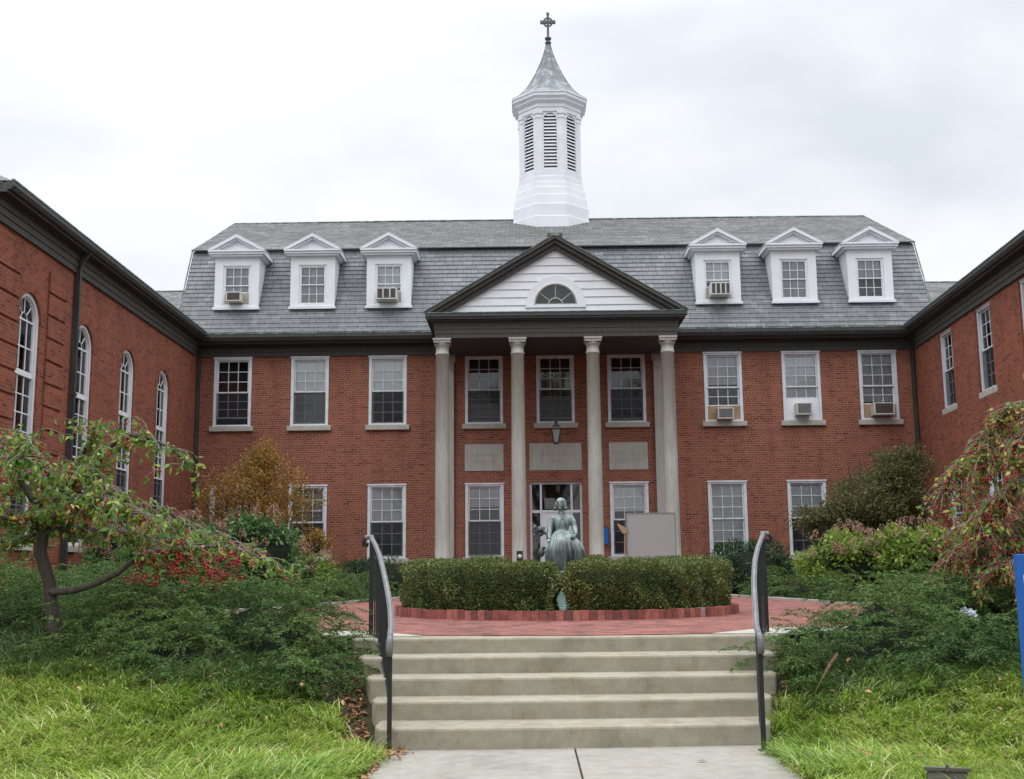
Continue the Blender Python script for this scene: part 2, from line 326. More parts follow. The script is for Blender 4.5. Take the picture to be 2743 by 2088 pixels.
# vectorised foliage --------------------------------------------------------
def np_mesh(name, verts, nper, mat, parent=None, loc=(0, 0, 0), smooth=False):
    """verts (K*nper,3): K polygons of nper corners each"""
    me = bpy.data.meshes.new(name); nv = len(verts); k = nv//nper
    me.vertices.add(nv); me.vertices.foreach_set('co', verts.astype(np.float32).ravel())
    me.loops.add(nv); me.loops.foreach_set('vertex_index', np.arange(nv, dtype=np.int32))
    me.polygons.add(k); me.polygons.foreach_set('loop_start', np.arange(0, nv, nper, dtype=np.int32)); me.polygons.foreach_set('loop_total', np.full(k, nper, dtype=np.int32))
    me.materials.append(MT[mat]); me.update(calc_edges=True)
    o = bpy.data.objects.new(name, me); S.collection.objects.link(o); o.location = loc
    if parent is not None: o.parent = parent
    return o
def unit(v): return v/np.maximum(1e-9, np.linalg.norm(v, axis=-1, keepdims=True))
def leaves(name, P, D, L, Wd, mat, parent=None, loc=(0, 0, 0), fold=.25, up=None):
    """diamond leaves at P pointing along D"""
    n = len(P); D = unit(D); rnd = RNG.normal(size=(n, 3)) if up is None else up+RNG.normal(size=(n, 3))*.5
    Sd = unit(np.cross(D, rnd)); Nn = unit(np.cross(Sd, D)); L = np.asarray(L).reshape(-1, 1)*np.ones((n, 1)); Wd = np.asarray(Wd).reshape(-1, 1)*np.ones((n, 1))
    a = P; b = P+D*L*.42+Sd*Wd*.5+Nn*Wd*fold; c = P+D*L; d = P+D*L*.42-Sd*Wd*.5+Nn*Wd*fold
    return np_mesh(name, np.stack([a, b, c, d], 1).reshape(-1, 3), 4, mat, parent, loc)
def blades(name, P, A, L, Wd, droop, mat, parent=None, seg=4, loc=(0, 0, 0)):
    """arched strap leaves: P root, A azimuth, L length, droop 0..1"""
    n = len(P); t = np.linspace(0, 1, seg+1); az = np.stack([np.cos(A), np.sin(A), np.zeros(n)], 1); sd = np.stack([-np.sin(A), np.cos(A), np.zeros(n)], 1)
    th0 = R(80)-RNG.random(n)*R(25); pts = [P]; th = th0.copy(); cur = P.copy()
    for i in range(seg):
        st = (L/seg)[:, None]; cur = cur+st*(az*np.cos(th)[:, None]+np.array([0, 0, 1])*np.sin(th)[:, None]); pts.append(cur); th = th-droop*(.55+.35*i/seg)
    tw = RNG.normal(size=n)[:, None]*.4
    me = bpy.data.meshes.new(name); vs = np.zeros((n, seg+1, 2, 3))
    for i in range(seg+1):
        w = Wd*(1-(i/seg)**1.6*.92)*.5; s2 = sd+az*tw
        vs[:, i, 0] = pts[i]-s2*w[:, None]; vs[:, i, 1] = pts[i]+s2*w[:, None]
    base = (np.arange(n)*(seg+1)*2)[:, None, None]
    q = np.array([[2*i, 2*i+1, 2*i+3, 2*i+2] for i in range(seg)])[None]
    idx = (base+q).reshape(-1).astype(np.int32); k = n*seg
    me.vertices.add(n*(seg+1)*2); me.vertices.foreach_set('co', vs.astype(np.float32).ravel())
    me.loops.add(len(idx)); me.loops.foreach_set('vertex_index', idx)
    me.polygons.add(k); me.polygons.foreach_set('loop_start', np.arange(0, k*4, 4, dtype=np.int32)); me.polygons.foreach_set('loop_total', np.full(k, 4, dtype=np.int32))
    me.materials.append(MT[mat]); me.update(calc_edges=True)
    o = bpy.data.objects.new(name, me); S.collection.objects.link(o); o.location = loc
    if parent is not None: o.parent = parent
    return o
def sph(n):
    v = RNG.normal(size=(n, 3)); return unit(v)
def berries(name, P, r, mat, parent=None):
    o6 = np.array([[1, 0, 0], [0, 1, 0], [-1, 0, 0], [0, -1, 0], [0, 0, 1], [0, 0, -1]], float)*r
    f = [(0, 1, 4), (1, 2, 4), (2, 3, 4), (3, 0, 4), (1, 0, 5), (2, 1, 5), (3, 2, 5), (0, 3, 5)]
    n = len(P); vs = (P[:, None, :]+o6[None]); me = bpy.data.meshes.new(name)
    idx = (np.arange(n)[:, None, None]*6+np.array(f)[None]).reshape(-1).astype(np.int32); k = n*8
    me.vertices.add(n*6); me.vertices.foreach_set('co', vs.astype(np.float32).ravel()); me.loops.add(len(idx)); me.loops.foreach_set('vertex_index', idx)
    me.polygons.add(k); me.polygons.foreach_set('loop_start', np.arange(0, k*3, 3, dtype=np.int32)); me.polygons.foreach_set('loop_total', np.full(k, 3, dtype=np.int32))
    me.polygons.foreach_set('use_smooth', np.ones(k, bool)); me.materials.append(MT[mat]); me.update(calc_edges=True)
    o = bpy.data.objects.new(name, me); S.collection.objects.link(o)
    if parent is not None: o.parent = parent
    return o

# ------------------------------------------------------------------ ground
def sstep(t): t = np.clip(t, 0, 1); return t*t*(3-2*t)
def gz(x, y):
    x = np.asarray(x, float); y = np.asarray(y, float)
    d = np.maximum(0, np.maximum(-1.3-x, x-2.1)); k = np.clip(d/2.5, 0, 1)
    y0 = 10.0-1.9*k; y1 = 12.7+.3*k
    t = sstep((y-y0)/(y1-y0)); z = .80*t
    z = z-.07*(1-k)*(y < 12.9)
    inw = (x > -1.28) & (x < 2.08) & (y < 12.8)
    return np.where(inw, -.06, z-.015)
xs = np.concatenate([np.linspace(-60, -9, 10), np.linspace(-8, -1.6, 26), np.array([-1.45, -1.3, -1.285, -1.27, -1.0, 0, 1, 1.8, 2.07, 2.085, 2.1, 2.25]), np.linspace(2.4, 9, 26), np.linspace(10, 60, 10)])
ys = np.concatenate([np.linspace(-60, 2, 8), np.linspace(3, 7.6, 6), np.linspace(8, 14, 31), np.linspace(15, 40, 10), np.array([70, 150, 400.])])
ext = lambda a: np.concatenate([[-900.], a, [900.]])
xs = ext(xs); ys = np.concatenate([[-900.], ys, [900.]])
GX, GY = np.meshgrid(xs, ys); GZ = gz(GX, GY); nx, ny = len(xs), len(ys)
g = MB(); g.v = [tuple(p) for p in np.stack([GX, GY, GZ], -1).reshape(-1, 3)]
g.f = [(j*nx+i, j*nx+i+1, (j+1)*nx+i+1, (j+1)*nx+i) for j in range(ny-1) for i in range(nx-1)]; g.mi = [0]*len(g.f); g.sm = [True]*len(g.f)
struct(g.build('ground', 'soil'))

# walk
w = MB(); w.box(-1.24, .385, -20, 10.28, -.05, .0); w.box(.40, 2.02, -20, 10.28, -.05, .0)
struct(w.build('path', 'conc_walk', bevel=.006))
w = MB(); w.box(.378, .407, -20, 10.25, -.055, -.012); struct(w.build('path_joint', 'soil'))

# steps, wider towards the top, each with canted ends
st = MB()
rows = [(-1.30, 2.10, 10.13, 10.30, .18), (-1.40, 2.22, 10.68, 10.80, .345), (-1.52, 2.38, 11.14, 11.27, .51), (-1.67, 2.50, 11.62, 11.74, .67), (-1.82, 2.64, 12.13, 12.27, .825)]
stairs = empty('front_steps', (0, 0, 0), 'five wide concrete steps with stained risers below the brick circle', 'steps')
for i, (xl, xr, yl, yr, z) in enumerate(rows):
    m = MB(); n = 14; top = []
    for k in range(n+1):
        t = k/n; bow = -.03*(1-(2*t-1)**2); top.append((xl+(xr-xl)*t, yl+(yr-yl)*t+bow))
    poly = [(xl-.07, 13.05), (xl-.07, yl+.22)]+top+[(xr+.07, yr+.22), (xr+.07, 13.05)]
    zb = 0 if i == 0 else rows[i-1][4]-.03
    m.prism(poly, 2, -.12 if i == 0 else zb-.05, z)
    m.build('step', 'conc_step', stairs, bevel=.022)

# plaza
def arc(cx, cy, r, a0, a1, n): return [(cx+r*math.cos(a0+(a1-a0)*i/n), cy+r*math.sin(a0+(a1-a0)*i/n)) for i in range(n+1)]
PC = (.6, 18.35)
def sheet(name, poly, z, th, mat):
    m = MB(); m.prism(poly, 2, z-th, z); return struct(m.build(name, mat))
disc = arc(*PC, 6.0, R(-90), R(270), 72)[:-1]
sheet('brick_plaza', disc, .835, .05, 'paver')
sheet('brick_path', [(-4.35, 22.0), (5.65, 22.0), (4.6, 28.5), (4.6, 33.9), (-2.9, 33.9), (-2.9, 28.5)], .831, .05, 'paver')
apr = [(-1.99, 12.6), (-1.97, 13.2), (-2.9, 14.0), (-3.6, 14.2), (4.8, 14.2), (4.1, 14.0), (2.82, 13.2), (2.82, 12.6)]
sheet('concrete_apron', [(-1.98, 12.75), (2.80, 12.75), (2.9, 13.4), (4.3, 14.4), (-3.1, 14.4), (-2.1, 13.4)], .8285, .05, 'conc_curb')
for sg, cx_ in ((-1, .42), (1, .42)):
    pw = [(.30, 12.32), (1.55, 12.40), (1.80, 12.72), (2.08, 13.1), (2.5, 13.45), (3.4, 13.7), (3.3, 12.8), (2.28, 12.34)]
    sheet('concrete_apron', [(cx_+sg*px_, py_) for px_, py_ in pw[1:]], .8395, .02, 'conc_curb')
m = MB()
for a0, a1 in ((R(148), R(233)), (R(-53), R(32))):
    o_ = arc(*PC, 6.14, a0, a1, 24); i_ = arc(*PC, 6.003, a0, a1, 24)
    m.prism(o_+i_[::-1], 2, .74, .872)
m.box(0, 0.001, 0, .001, .7, .701)
struct(m.build('plaza_kerb', 'conc_curb'))
m = MB()
m.rectpath([(-4.42, 22.1, .82), (-2.97, 28.5, .82), (-2.97, 33.8, .82)], .13, .12); m.rectpath([(5.72, 22.1, .82), (4.67, 28.5, .82), (4.67, 33.8, .82)], .13, .12)
struct(m.build('path_kerb', 'conc_curb'))

# brick edging ring, individual soldier bricks
ed = MB(); nb = 150
for i in range(nb):
    a = 2*math.pi*i/nb; hw = 2*math.pi/nb*.5*(.93+random.random()*.05); rr = random.random()
    r0, r1 = 2.60, 2.70+random.uniform(-.006, .008); z1 = .965+random.uniform(-.008, .008)
    poly = [(PC[0]+r*math.cos(a+s), PC[1]+r*math.sin(a+s)) for r, s in ((r0, -hw), (r1, -hw), (r1, hw), (r0, hw))]
    ed.prism(poly, 2, .80, z1)
MT['edge_brick'] = leaf_mat('edging_brick', [(0, (.14, .055, .05)), (.4, (.24, .075, .06)), (.8, (.33, .11, .085)), (.96, (.36, .15, .12)), (1, (.32, .28, .25))], .85, 0, [(.35, (.75, .75, .75)), (.65, (1.15, 1.12, 1.1))], 14)
tag(ed.build('brick_edging', 'edge_brick'), 'low ring of upright red bricks round the clipped hedge bed', 'brick edging')
m = MB(); m.prism(arc(*PC, 2.6, 0, 2*math.pi, 48)[:-1], 2, .80, .885); struct(m.build('hedge_bed_soil', 'soil'))

# ------------------------------------------------------------------ building helpers (local frame: wall face y=0, outside is -y)
def wall(m, x0, x1, z0, z1, holes, depth=.16):
    """holes: (xa, xb, za, zb, arched)"""
    X = sorted({x0, x1, *[h[0] for h in holes], *[h[1] for h in holes]}); Z = sorted({z0, z1, *[h[2] for h in holes], *[h[3] for h in holes]})
    for i in range(len(X)-1):
        for j in range(len(Z)-1):
            cx, cz = (X[i]+X[i+1])/2, (Z[j]+Z[j+1])/2
            if any(h[0] < cx < h[1] and h[2] < cz < h[3] for h in holes): continue
            m.quad((X[i], 0, Z[j]), (X[i+1], 0, Z[j]), (X[i+1], 0, Z[j+1]), (X[i], 0, Z[j+1]))
    for xa, xb, za, zb, ar in holes:
        r = (xb-xa)/2; zs = zb-r if ar else zb
        m.quad((xa, 0, za), (xa, depth, za), (xa, depth, zs), (xa, 0, zs)); m.quad((xb, 0, za), (xb, 0, zs), (xb, depth, zs), (xb, depth, za))
        m.quad((xa, 0, za), (xb, 0, za), (xb, depth, za), (xa, depth, za))
        if not ar: m.quad((xa, 0, zb), (xa, depth, zb), (xb, depth, zb), (xb, 0, zb))
        else:
            n = 16; c = (xa+xb)/2; pts = [(c-r*math.cos(math.pi*k/n), zs+r*math.sin(math.pi*k/n)) for k in range(n+1)]
            for k in range(n):
                p, q = pts[k], pts[k+1]
                m.quad((p[0], 0, p[1]), (q[0], 0, q[1]), (q[0], 0, zb), (p[0], 0, zb)); m.quad((p[0], 0, p[1]), (p[0], depth, p[1]), (q[0], depth, q[1]), (q[0], 0, q[1]))
def sash(m, x0, x1, z0, z1, y, cols, rws, st=.045, mu=.02, th=.035):
    m.box(x0, x0+st, y, y+th, z0, z1); m.box(x1-st, x1, y, y+th, z0, z1); m.box(x0+st, x1-st, y, y+th, z0, z0+st); m.box(x0+st, x1-st, y, y+th, z1-st, z1)
    a, b, c, d = x0+st, x1-st, z0+st, z1-st
    for i in range(1, cols): x = a+(b-a)*i/cols; m.box(x-mu/2, x+mu/2, y+.006, y+th-.006, c, d)
    for j in range(1, rws): z = c+(d-c)*j/rws; m.box(a, b, y+.009, y+th-.009, z-mu/2, z+mu/2)
def window(par, cx, z0, w, h, cols=3, rws=3, shade=0, shademat='blind', lower=None, screen=False, gap=0, rows_low=3, lowshade=0, framemat='white_dirty', mid=.5, sill=True, y0=0, slats=False, fr=.085, panel=None):
    """sash window; z0 = bottom of frame opening (top of stone sill)"""
    f = MB(); x0, x1, z1 = -w/2, w/2, h
    f.box(x0, x0+fr, -.025, .14, 0, z1); f.box(x1-fr, x1, -.025, .14, 0, z1); f.box(x0+fr, x1-fr, -.024, .14, z1-fr, z1); f.box(x0+fr, x1-fr, -.02, .14, 0, .05)
    f.box(x0-.02, x1+.02, -.05, -.0255, z1-.035, z1+.012)
    o = f.build('window', framemat, par, (cx, y0, z0)); a, b = x0+fr, x1-fr; zb, zt = .05, z1-fr; zm = zb+(zt-zb)*mid
    u = MB(); sash(u, a, b, zm-.02, zt, .035, cols, rws); u.build('upper_sash', framemat, o)
    l = MB(); sash(l, a, b, zb+gap, zm+.02+gap*.0, .078, cols, rows_low); l.build('lower_sash', framemat, o)
    g_ = MB(); g_.box(a+.02, b-.02, .052, .056, zm, zt-.02); g_.box(a+.02, b-.02, .094, .098, zb+gap+.02, zm); g_.build('glass', 'glass', o)
    r = MB(); e = .5
    r.box(x0-.3, x1+.3, e, e+.02, -.2, h+.2); r.box(x0-.32, x0-.3, .16, e, -.2, h+.2); r.box(x1+.3, x1+.32, .16, e, -.2, h+.2); r.box(x0-.3, x1+.3, .16, e, h+.2, h+.22); r.box(x0-.3, x1+.3, .16, e, -.22, -.2)
    r.build('interior', 'room', o)
    if shade or lowshade:
        s = MB()
        zs = zt-(zt-zb)*shade
        if shade:
            if slats:
                z = zt
                while z > zs: s.add([(a, .135, z), (b, .135, z), (b, .155, z-.036), (a, .155, z-.036)], [(0, 1, 2, 3)]); z -= .042
            else: s.box(a, b, .118, .124, zs, zt)
        if lowshade: s.box(a, b, .125, .131, zb, zb+(zm-zb)*lowshade)
        s.build('shade', shademat, o)
    if screen:
        s = MB(); s.box(a, b, .018, .021, zb, zm-.015); s.build('insect_screen', 'screen', o)
    if sill:
        s = MB(); s.box(x0-.09, x1+.09, -.085, .14, -.155, -.002); s.build('sill', 'sill', o, bevel=.008)
    if panel:
        s = MB(); s.box(a, b, .02, .045, zb, zb+panel[0]); s.build('filler_panel', panel[1], o)
    return o
def aircon(label, parent_root, lx, ly, lz, w=.52, h=.36, d=.34, fins=0, gm='ac_gray'):
    p = parent_root.matrix_basis @ Vector((lx, ly, lz)) if False else Vector(parent_root.location)+Matrix.Rotation(parent_root.rotation_euler.z, 3, 'Z') @ Vector((lx, ly, lz))
    t = empty('air_conditioner', p, label, 'air conditioner', parent_root.rotation_euler.z, 'air conditioners sticking out of windows')
    c = MB(); f = .035
    c.box(-w/2, w/2, -d+.03, .12, 0, h); c.box(-w/2, -w/2+f, -d, -d+.03, 0, h); c.box(w/2-f, w/2, -d, -d+.03, 0, h); c.box(-w/2+f, w/2-f, -d, -d+.03, 0, f); c.box(-w/2+f, w/2-f, -d, -d+.03, h-f, h)
    c.build('casing', 'ac', t, bevel=.006)
    g_ = MB(); g_.box(-w/2+f, w/2-f, -d+.012, -d+.028, f, h-f)
    for k in range(14): z = f+(h-2*f)*(k+.5)/14; g_.box(-w/2+f, w/2-f, -d+.006, -d+.0121, z-.004, z+.004)
    g_.build('grille', gm, t)
    if fins:
        s = MB()
        for k in range(1, fins+1): x = -w/2+w*k/(fins+1); s.box(x-.02, x+.02, -d-.004, -d+.005, f, h-f)
        s.build('divider', 'ac', t)
    return t
def cornice(m, x0, x1, y, zt, side=0):
    """stepped frieze boards + boxed gutter along local x; y = wall face (0)"""
    m.box(x0, x1, -.06, .0, 8.0-zt*0, 8.14); m.box(x0, x1, -.085, .0, 8.142, 8.30); m.box(x0, x1, -.12, 0, 8.302, 8.36)

# ================================================================== MAIN HALL
CX = .87
H = empty('brick_hall', (CX, 34, 0), 'central red brick hall with gambrel slate roof, columned portico and white cupola', 'building')
wins = [-9.81, -7.45, -5.07, -2.14, .03, 2.19, 5.12, 7.49, 9.81]
X0, X1 = -10.92, 10.95
holes = [(x-.575, x+.575, 5.86, 7.985, False) for x in wins]
low = [-9.81, -7.45, -5.07, -2.14, 2.19, 5.12, 7.49, 9.81]
holes += [(x-.575, x+.575, 1.86, 4.06, False) for x in low]
holes += [(-.79, .79, .83, 4.1, False)]
m = MB(); wall(m, X0, X1, .6, 8.1, holes); m.build('wall', 'brick', H)
D = dict(cols=3, rws=3)
# upper storey
window(H, wins[0], 5.86, 1.15, 2.12, gap=.2, screen=True, **D)
window(H, wins[1], 5.86, 1.15, 2.12, shade=.5, screen=True, lowshade=.98, shademat='blind', **D)
window(H, wins[2], 5.86, 1.15, 2.12, shade=.5, screen=True, **D)
window(H, wins[3], 5.86, 1.15, 2.12, gap=.14, screen=True, framemat='white_dirty', lowshade=.6, shademat='blind_dim', **D)
window(H, wins[4], 5.86, 1.15, 2.12, gap=.09, screen=True, lowshade=.8, shademat='blind_dim', **D)
window(H, wins[5], 5.86, 1.15, 2.12, gap=.05, screen=True, **D)
window(H, wins[6], 5.86, 1.15, 2.12, shade=.45, shademat='curtain', gap=.42, rows_low=2, panel=(.42, 'plywood'), **D)
window(H, wins[7], 5.86, 1.15, 2.12, shade=.8, shademat='blind', gap=.62, rows_low=1, panel=(.62, 'white'), **D)
window(H, wins[8], 5.86, 1.15, 2.12, shade=.74, shademat='curtain', gap=.42, rows_low=2, panel=(.42, 'plywood'), **D)
# lower storey
window(H, low[0], 1.86, 1.15, 2.2, shade=.5, slats=True, shademat='blind_dim', **D)
window(H, low[1], 1.86, 1.15, 2.2, shade=.5, slats=True, shademat='blind_dim', screen=True, **D)
window(H, low[2], 1.86, 1.15, 2.2, shade=.52, slats=True, shademat='blind', screen=True, **D)
window(H, low[3], 1.86, 1.15, 2.2, shade=.30, lowshade=1, shademat='curtain', screen=True, framemat='white_dirty', **D)
window(H, low[4], 1.86, 1.15, 2.2, shade=.38, shademat='blind', screen=True, lowshade=0, **D)
window(H, low[5], 1.86, 1.15, 2.2, shade=.8, shademat='blind', slats=True, **D)
window(H, low[6], 1.86, 1.15, 2.2, shade=.5, shademat='blind', screen=True, **D)
window(H, low[7], 1.86, 1.15, 2.2, shade=.5, shademat='blind_dim', screen=True, **D)
aircon('small air conditioner between tan boards in the upper window just right of the portico', H, wins[6], 0, 5.90, .48, .34, .30)
aircon('small air conditioner set in a white panel in an upper window right of the portico', H, wins[7]-.02, 0, 6.0, .46, .36, .32)
aircon('wide air conditioner with dark grille in the upper window nearest the right corner', H, wins[8]+.03, 0, 5.97, .60, .37, .36, gm='ac_grille')

# stone tablets with engraved words
def text_mesh(name, s, size, mat, parent, loc, rot=(math.pi/2, 0, 0), sx=1, ext_=.0015, spacing=1.0, align='CENTER', sy=1):
    cu = bpy.data.curves.new(name, 'FONT'); cu.body = s; cu.size = size; cu.extrude = ext_; cu.align_x = align; cu.space_character = spacing; cu.resolution_u = 3
    ob = bpy.data.objects.new(name+'_tmp', cu); S.collection.objects.link(ob)
    dg = bpy.context.evaluated_depsgraph_get(); me = bpy.data.meshes.new_from_object(ob.evaluated_get(dg)); bpy.data.objects.remove(ob); bpy.data.curves.remove(cu)
    for v in me.vertices: v.co.x *= sx; v.co.y *= sy
    me.name = name; me.materials.clear(); me.materials.append(MT[mat])
    o = bpy.data.objects.new(name, me); S.collection.objects.link(o); o.parent = parent; o.location = loc; o.rotation_euler = rot
    return o
for x0, x1, za, zb, lines in ((-2.73, -1.56, 4.43, 5.24, ['NORTH PARK', 'SEMINARY']), (-.78, .79, 4.43, 5.25, ['DAVID NYVALL', 'HALL']), (1.62, 2.78, 4.43, 5.25, ['THEOLOGICAL', 'SEMINARY'])):
    m = MB(); m.box(x0, x1, -.022, .1, za, zb); t = m.build('stone_tablet', 'stone', H, bevel=.006)
    for k, s in enumerate(lines): text_mesh('inscription', s, .155, 'engrave', t, ((x0+x1)/2, -.0225, zb-.39-.2*k), sx=.86 if len(s) > 9 else 1, spacing=1.12)

# entrance
dr = MB(); fy = .10
for xa, xb in ((-.79, -.72), (-.48, -.42), (.44, .50), (.72, .79)): dr.box(xa, xb, fy, fy+.09, .83, 4.02)
dr.box(-.79, .79, fy, fy+.09, 4.02, 4.1); dr.box(-.72, -.48, fy+.003, fy+.087, 3.17, 3.25); dr.box(-.42, .44, fy+.003, fy+.087, 3.17, 3.25); dr.box(.50, .72, fy+.003, fy+.087, 3.17, 3.25)
dr.box(-.72, -.48, fy+.01, fy+.08, .85, 1.45); dr.box(.50, .72, fy+.01, fy+.08, .85, 1.45)
dd = dr.build('entrance', 'white_dirty', H)
m = MB(); m.box(-.42, -.22, fy+.02, fy+.07, .86, 3.165); m.box(.24, .44, fy+.02, fy+.07, .86, 3.165); m.box(-.22, .24, fy+.02, fy+.07, 2.98, 3.165); m.box(-.22, .24, fy+.02, fy+.07, .86, 1.6); m.build('door', 'white', dd)
m = MB(); m.tube([(.3, fy-.02, 1.75), (.3, fy-.02, 2.1)], .014); m.build('door_handle', 'rail_gray', dd)
m = MB(); m.box(-.72, .72, fy+.04, fy+.046, 1.4, 4.02); m.build('glass', 'glass', dd)
m = MB(); m.box(-1.1, 1.1, 1.3, 1.32, .8, 4.3); m.box(-1.1, -1.08, .2, 1.3, .8, 4.3); m.box(1.08, 1.1, .2, 1.3, .8, 4.3); m.box(-1.1, 1.1, .2, 1.3, 4.3, 4.32); m.box(-1.1, 1.1, .2, 1.3, .8, .82); m.build('lobby', 'room', dd)
m = MB(); m.box(-.72, -.48, .5, .52, .9, 2.3); m.build('curtain', 'green_thing', dd)
m = MB(); m.box(-.34, -.02, .35, .36, 3.3, 3.62); m.build('paper_notice', 'blind_dim', dd)

# eaves: frieze boards, soffit, gutter (main wall, both sides of the portico)
for xa, xb in ((X0, -3.42), (3.42, X1)):
    m = MB(); m.box(xa, xb, -.055, .05, 8.0, 8.13); m.box(xa, xb, -.075, .05, 8.132, 8.28); m.box(xa, xb, -.11, .05, 8.282, 8.33); m.box(xa, xb, -.42, .05, 8.332, 8.36)
    m.build('frieze', 'trim_dark', H)
    m = MB(); m.prism([(-.42, 8.362), (-.55, 8.40), (-.60, 8.50), (-.60, 8.60), (-.56, 8.60), (-.55, 8.52), (-.40, 8.46), (-.2, 8.55), (-.2, 8.362)], 0, xa, xb); m.build('gutter', 'trim_gutter', H)
    m = MB(); m.prism([(-.612, 8.592), (-.612, 8.625), (-.55, 8.625), (-.55, 8.602)], 0, xa, xb); m.build('gutter_lip', 'copper', H)
    m = MB(); x = xa+.4
    while x < xb-.2: m.rectpath([(x, -.56, 8.63), (x+.05, -.28, 8.80)], .03, .012); x += .83
    m.build('gutter_strap', 'copper', H)

# gambrel slate roof built as overlapping courses
def courses(m, x0, x1, p0, p1, n, th=.014, yx=0):
    (ya, za), (yb, zb) = p0, p1; L_ = math.hypot(yb-ya, zb-za); ny_, nz_ = -(zb-za)/L_, (yb-ya)/L_
    for i in range(n):
        a, b = i/n, (i+1)/n; A = (ya+(yb-ya)*a, za+(zb-za)*a); B = (ya+(yb-ya)*b, za+(zb-za)*b)
        m.quad((x0, A[0]+ny_*th, A[1]+nz_*th), (x1, A[0]+ny_*th, A[1]+nz_*th), (x1, B[0], B[1]), (x0, B[0], B[1]))
        m.quad((x0, A[0], A[1]), (x1, A[0], A[1]), (x1, A[0]+ny_*th, A[1]+nz_*th), (x0, A[0]+ny_*th, A[1]+nz_*th))
RX0, RX1 = -11.55, 11.58
e0, bk, rg = (-.30, 8.56), (1.30, 11.72), (6.3, 14.2)
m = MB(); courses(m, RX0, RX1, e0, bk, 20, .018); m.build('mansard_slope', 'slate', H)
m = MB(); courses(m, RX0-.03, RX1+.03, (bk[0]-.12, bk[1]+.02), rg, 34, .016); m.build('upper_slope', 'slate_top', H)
m = MB(); m.quad((RX0, rg[0], rg[1]), (RX1, rg[0], rg[1]), (RX1, 11.3, 11.72), (RX0, 11.3, 11.72)); m.quad((RX0, 11.3, 11.72), (RX1, 11.3, 11.72), (RX1, 12.9, 8.5), (RX0, 12.9, 8.5)); m.build('rear_slope', 'slate_top', H)
for x in (RX0+.01, RX1-.01):
    m = MB(); m.add([(x, -.29, 8.56), (x, 1.30, 11.7), (x, 6.3, 14.18), (x, 11.3, 11.7), (x, 12.9, 8.5)], [(0, 1, 2, 3, 4)]); m.build('gable_end', 'slate', H)
m = MB(); m.tube([(RX0-.04, rg[0], rg[1]+.01), (-5, rg[0], rg[1]+.035), (0, rg[0], rg[1]+.02), (6, rg[0], rg[1]+.03), (RX1+.04, rg[0], rg[1]+.01)], .035, 6)
for x in (RX0-.035, RX1+.035): m.tube([(x, e0[0]-.02, e0[1]+.02), (x, bk[0]-.02, bk[1]+.03)], .022, 5); m.tube([(x, bk[0]-.02, bk[1]+.03), (x, rg[0], rg[1]+.02)], .022, 5)
m.build('copper_ridge', 'copper', H)
m = MB(); m.prism([(bk[0]-.16, bk[1]-.02), (bk[0]-.16, bk[1]+.012), (bk[0]-.05, bk[1]+.06), (bk[0]+.02, bk[1]+.02)], 0, RX0-.03, RX1+.03); m.build('break_flashing', 'trim_gutter', H)
m = MB(); m.box(X0, X1, 12.5, 12.6, .6, 8.5); m.box(X0-.6, X0-.5, 5, 12.6, .6, 8.6); m.box(X1+.5, X1+.6, 5, 12.6, .6, 8.6); m.build('rear_wall', 'brick', H)
# snow and leaf debris strip above gutter is bare copper
m = MB(); m.quad((X0, -.55, 8.565), (X1, -.55, 8.565), (X1, -.27, 8.63), (X0, -.27, 8.63)); m.build('gutter_apron', 'sill', H)
# lower roofs of the linking ranges
for xa, xb in ((-26, RX0+.02), (RX1-.02, 24)):
    m = MB(); courses(m, xa, xb, (-.3, 8.6), (5.0, 11.33), 36, .016); m.quad((xa, 5, 11.33), (xb, 5, 11.33), (xb, 10.4, 8.6), (xa, 10.4, 8.6)); m.build('side_roof', 'slate_top', H)
    m = MB(); m.tube([(xa, 5, 11.35), (xb, 5, 11.35)], .035, 6); m.build('side_ridge', 'copper', H)

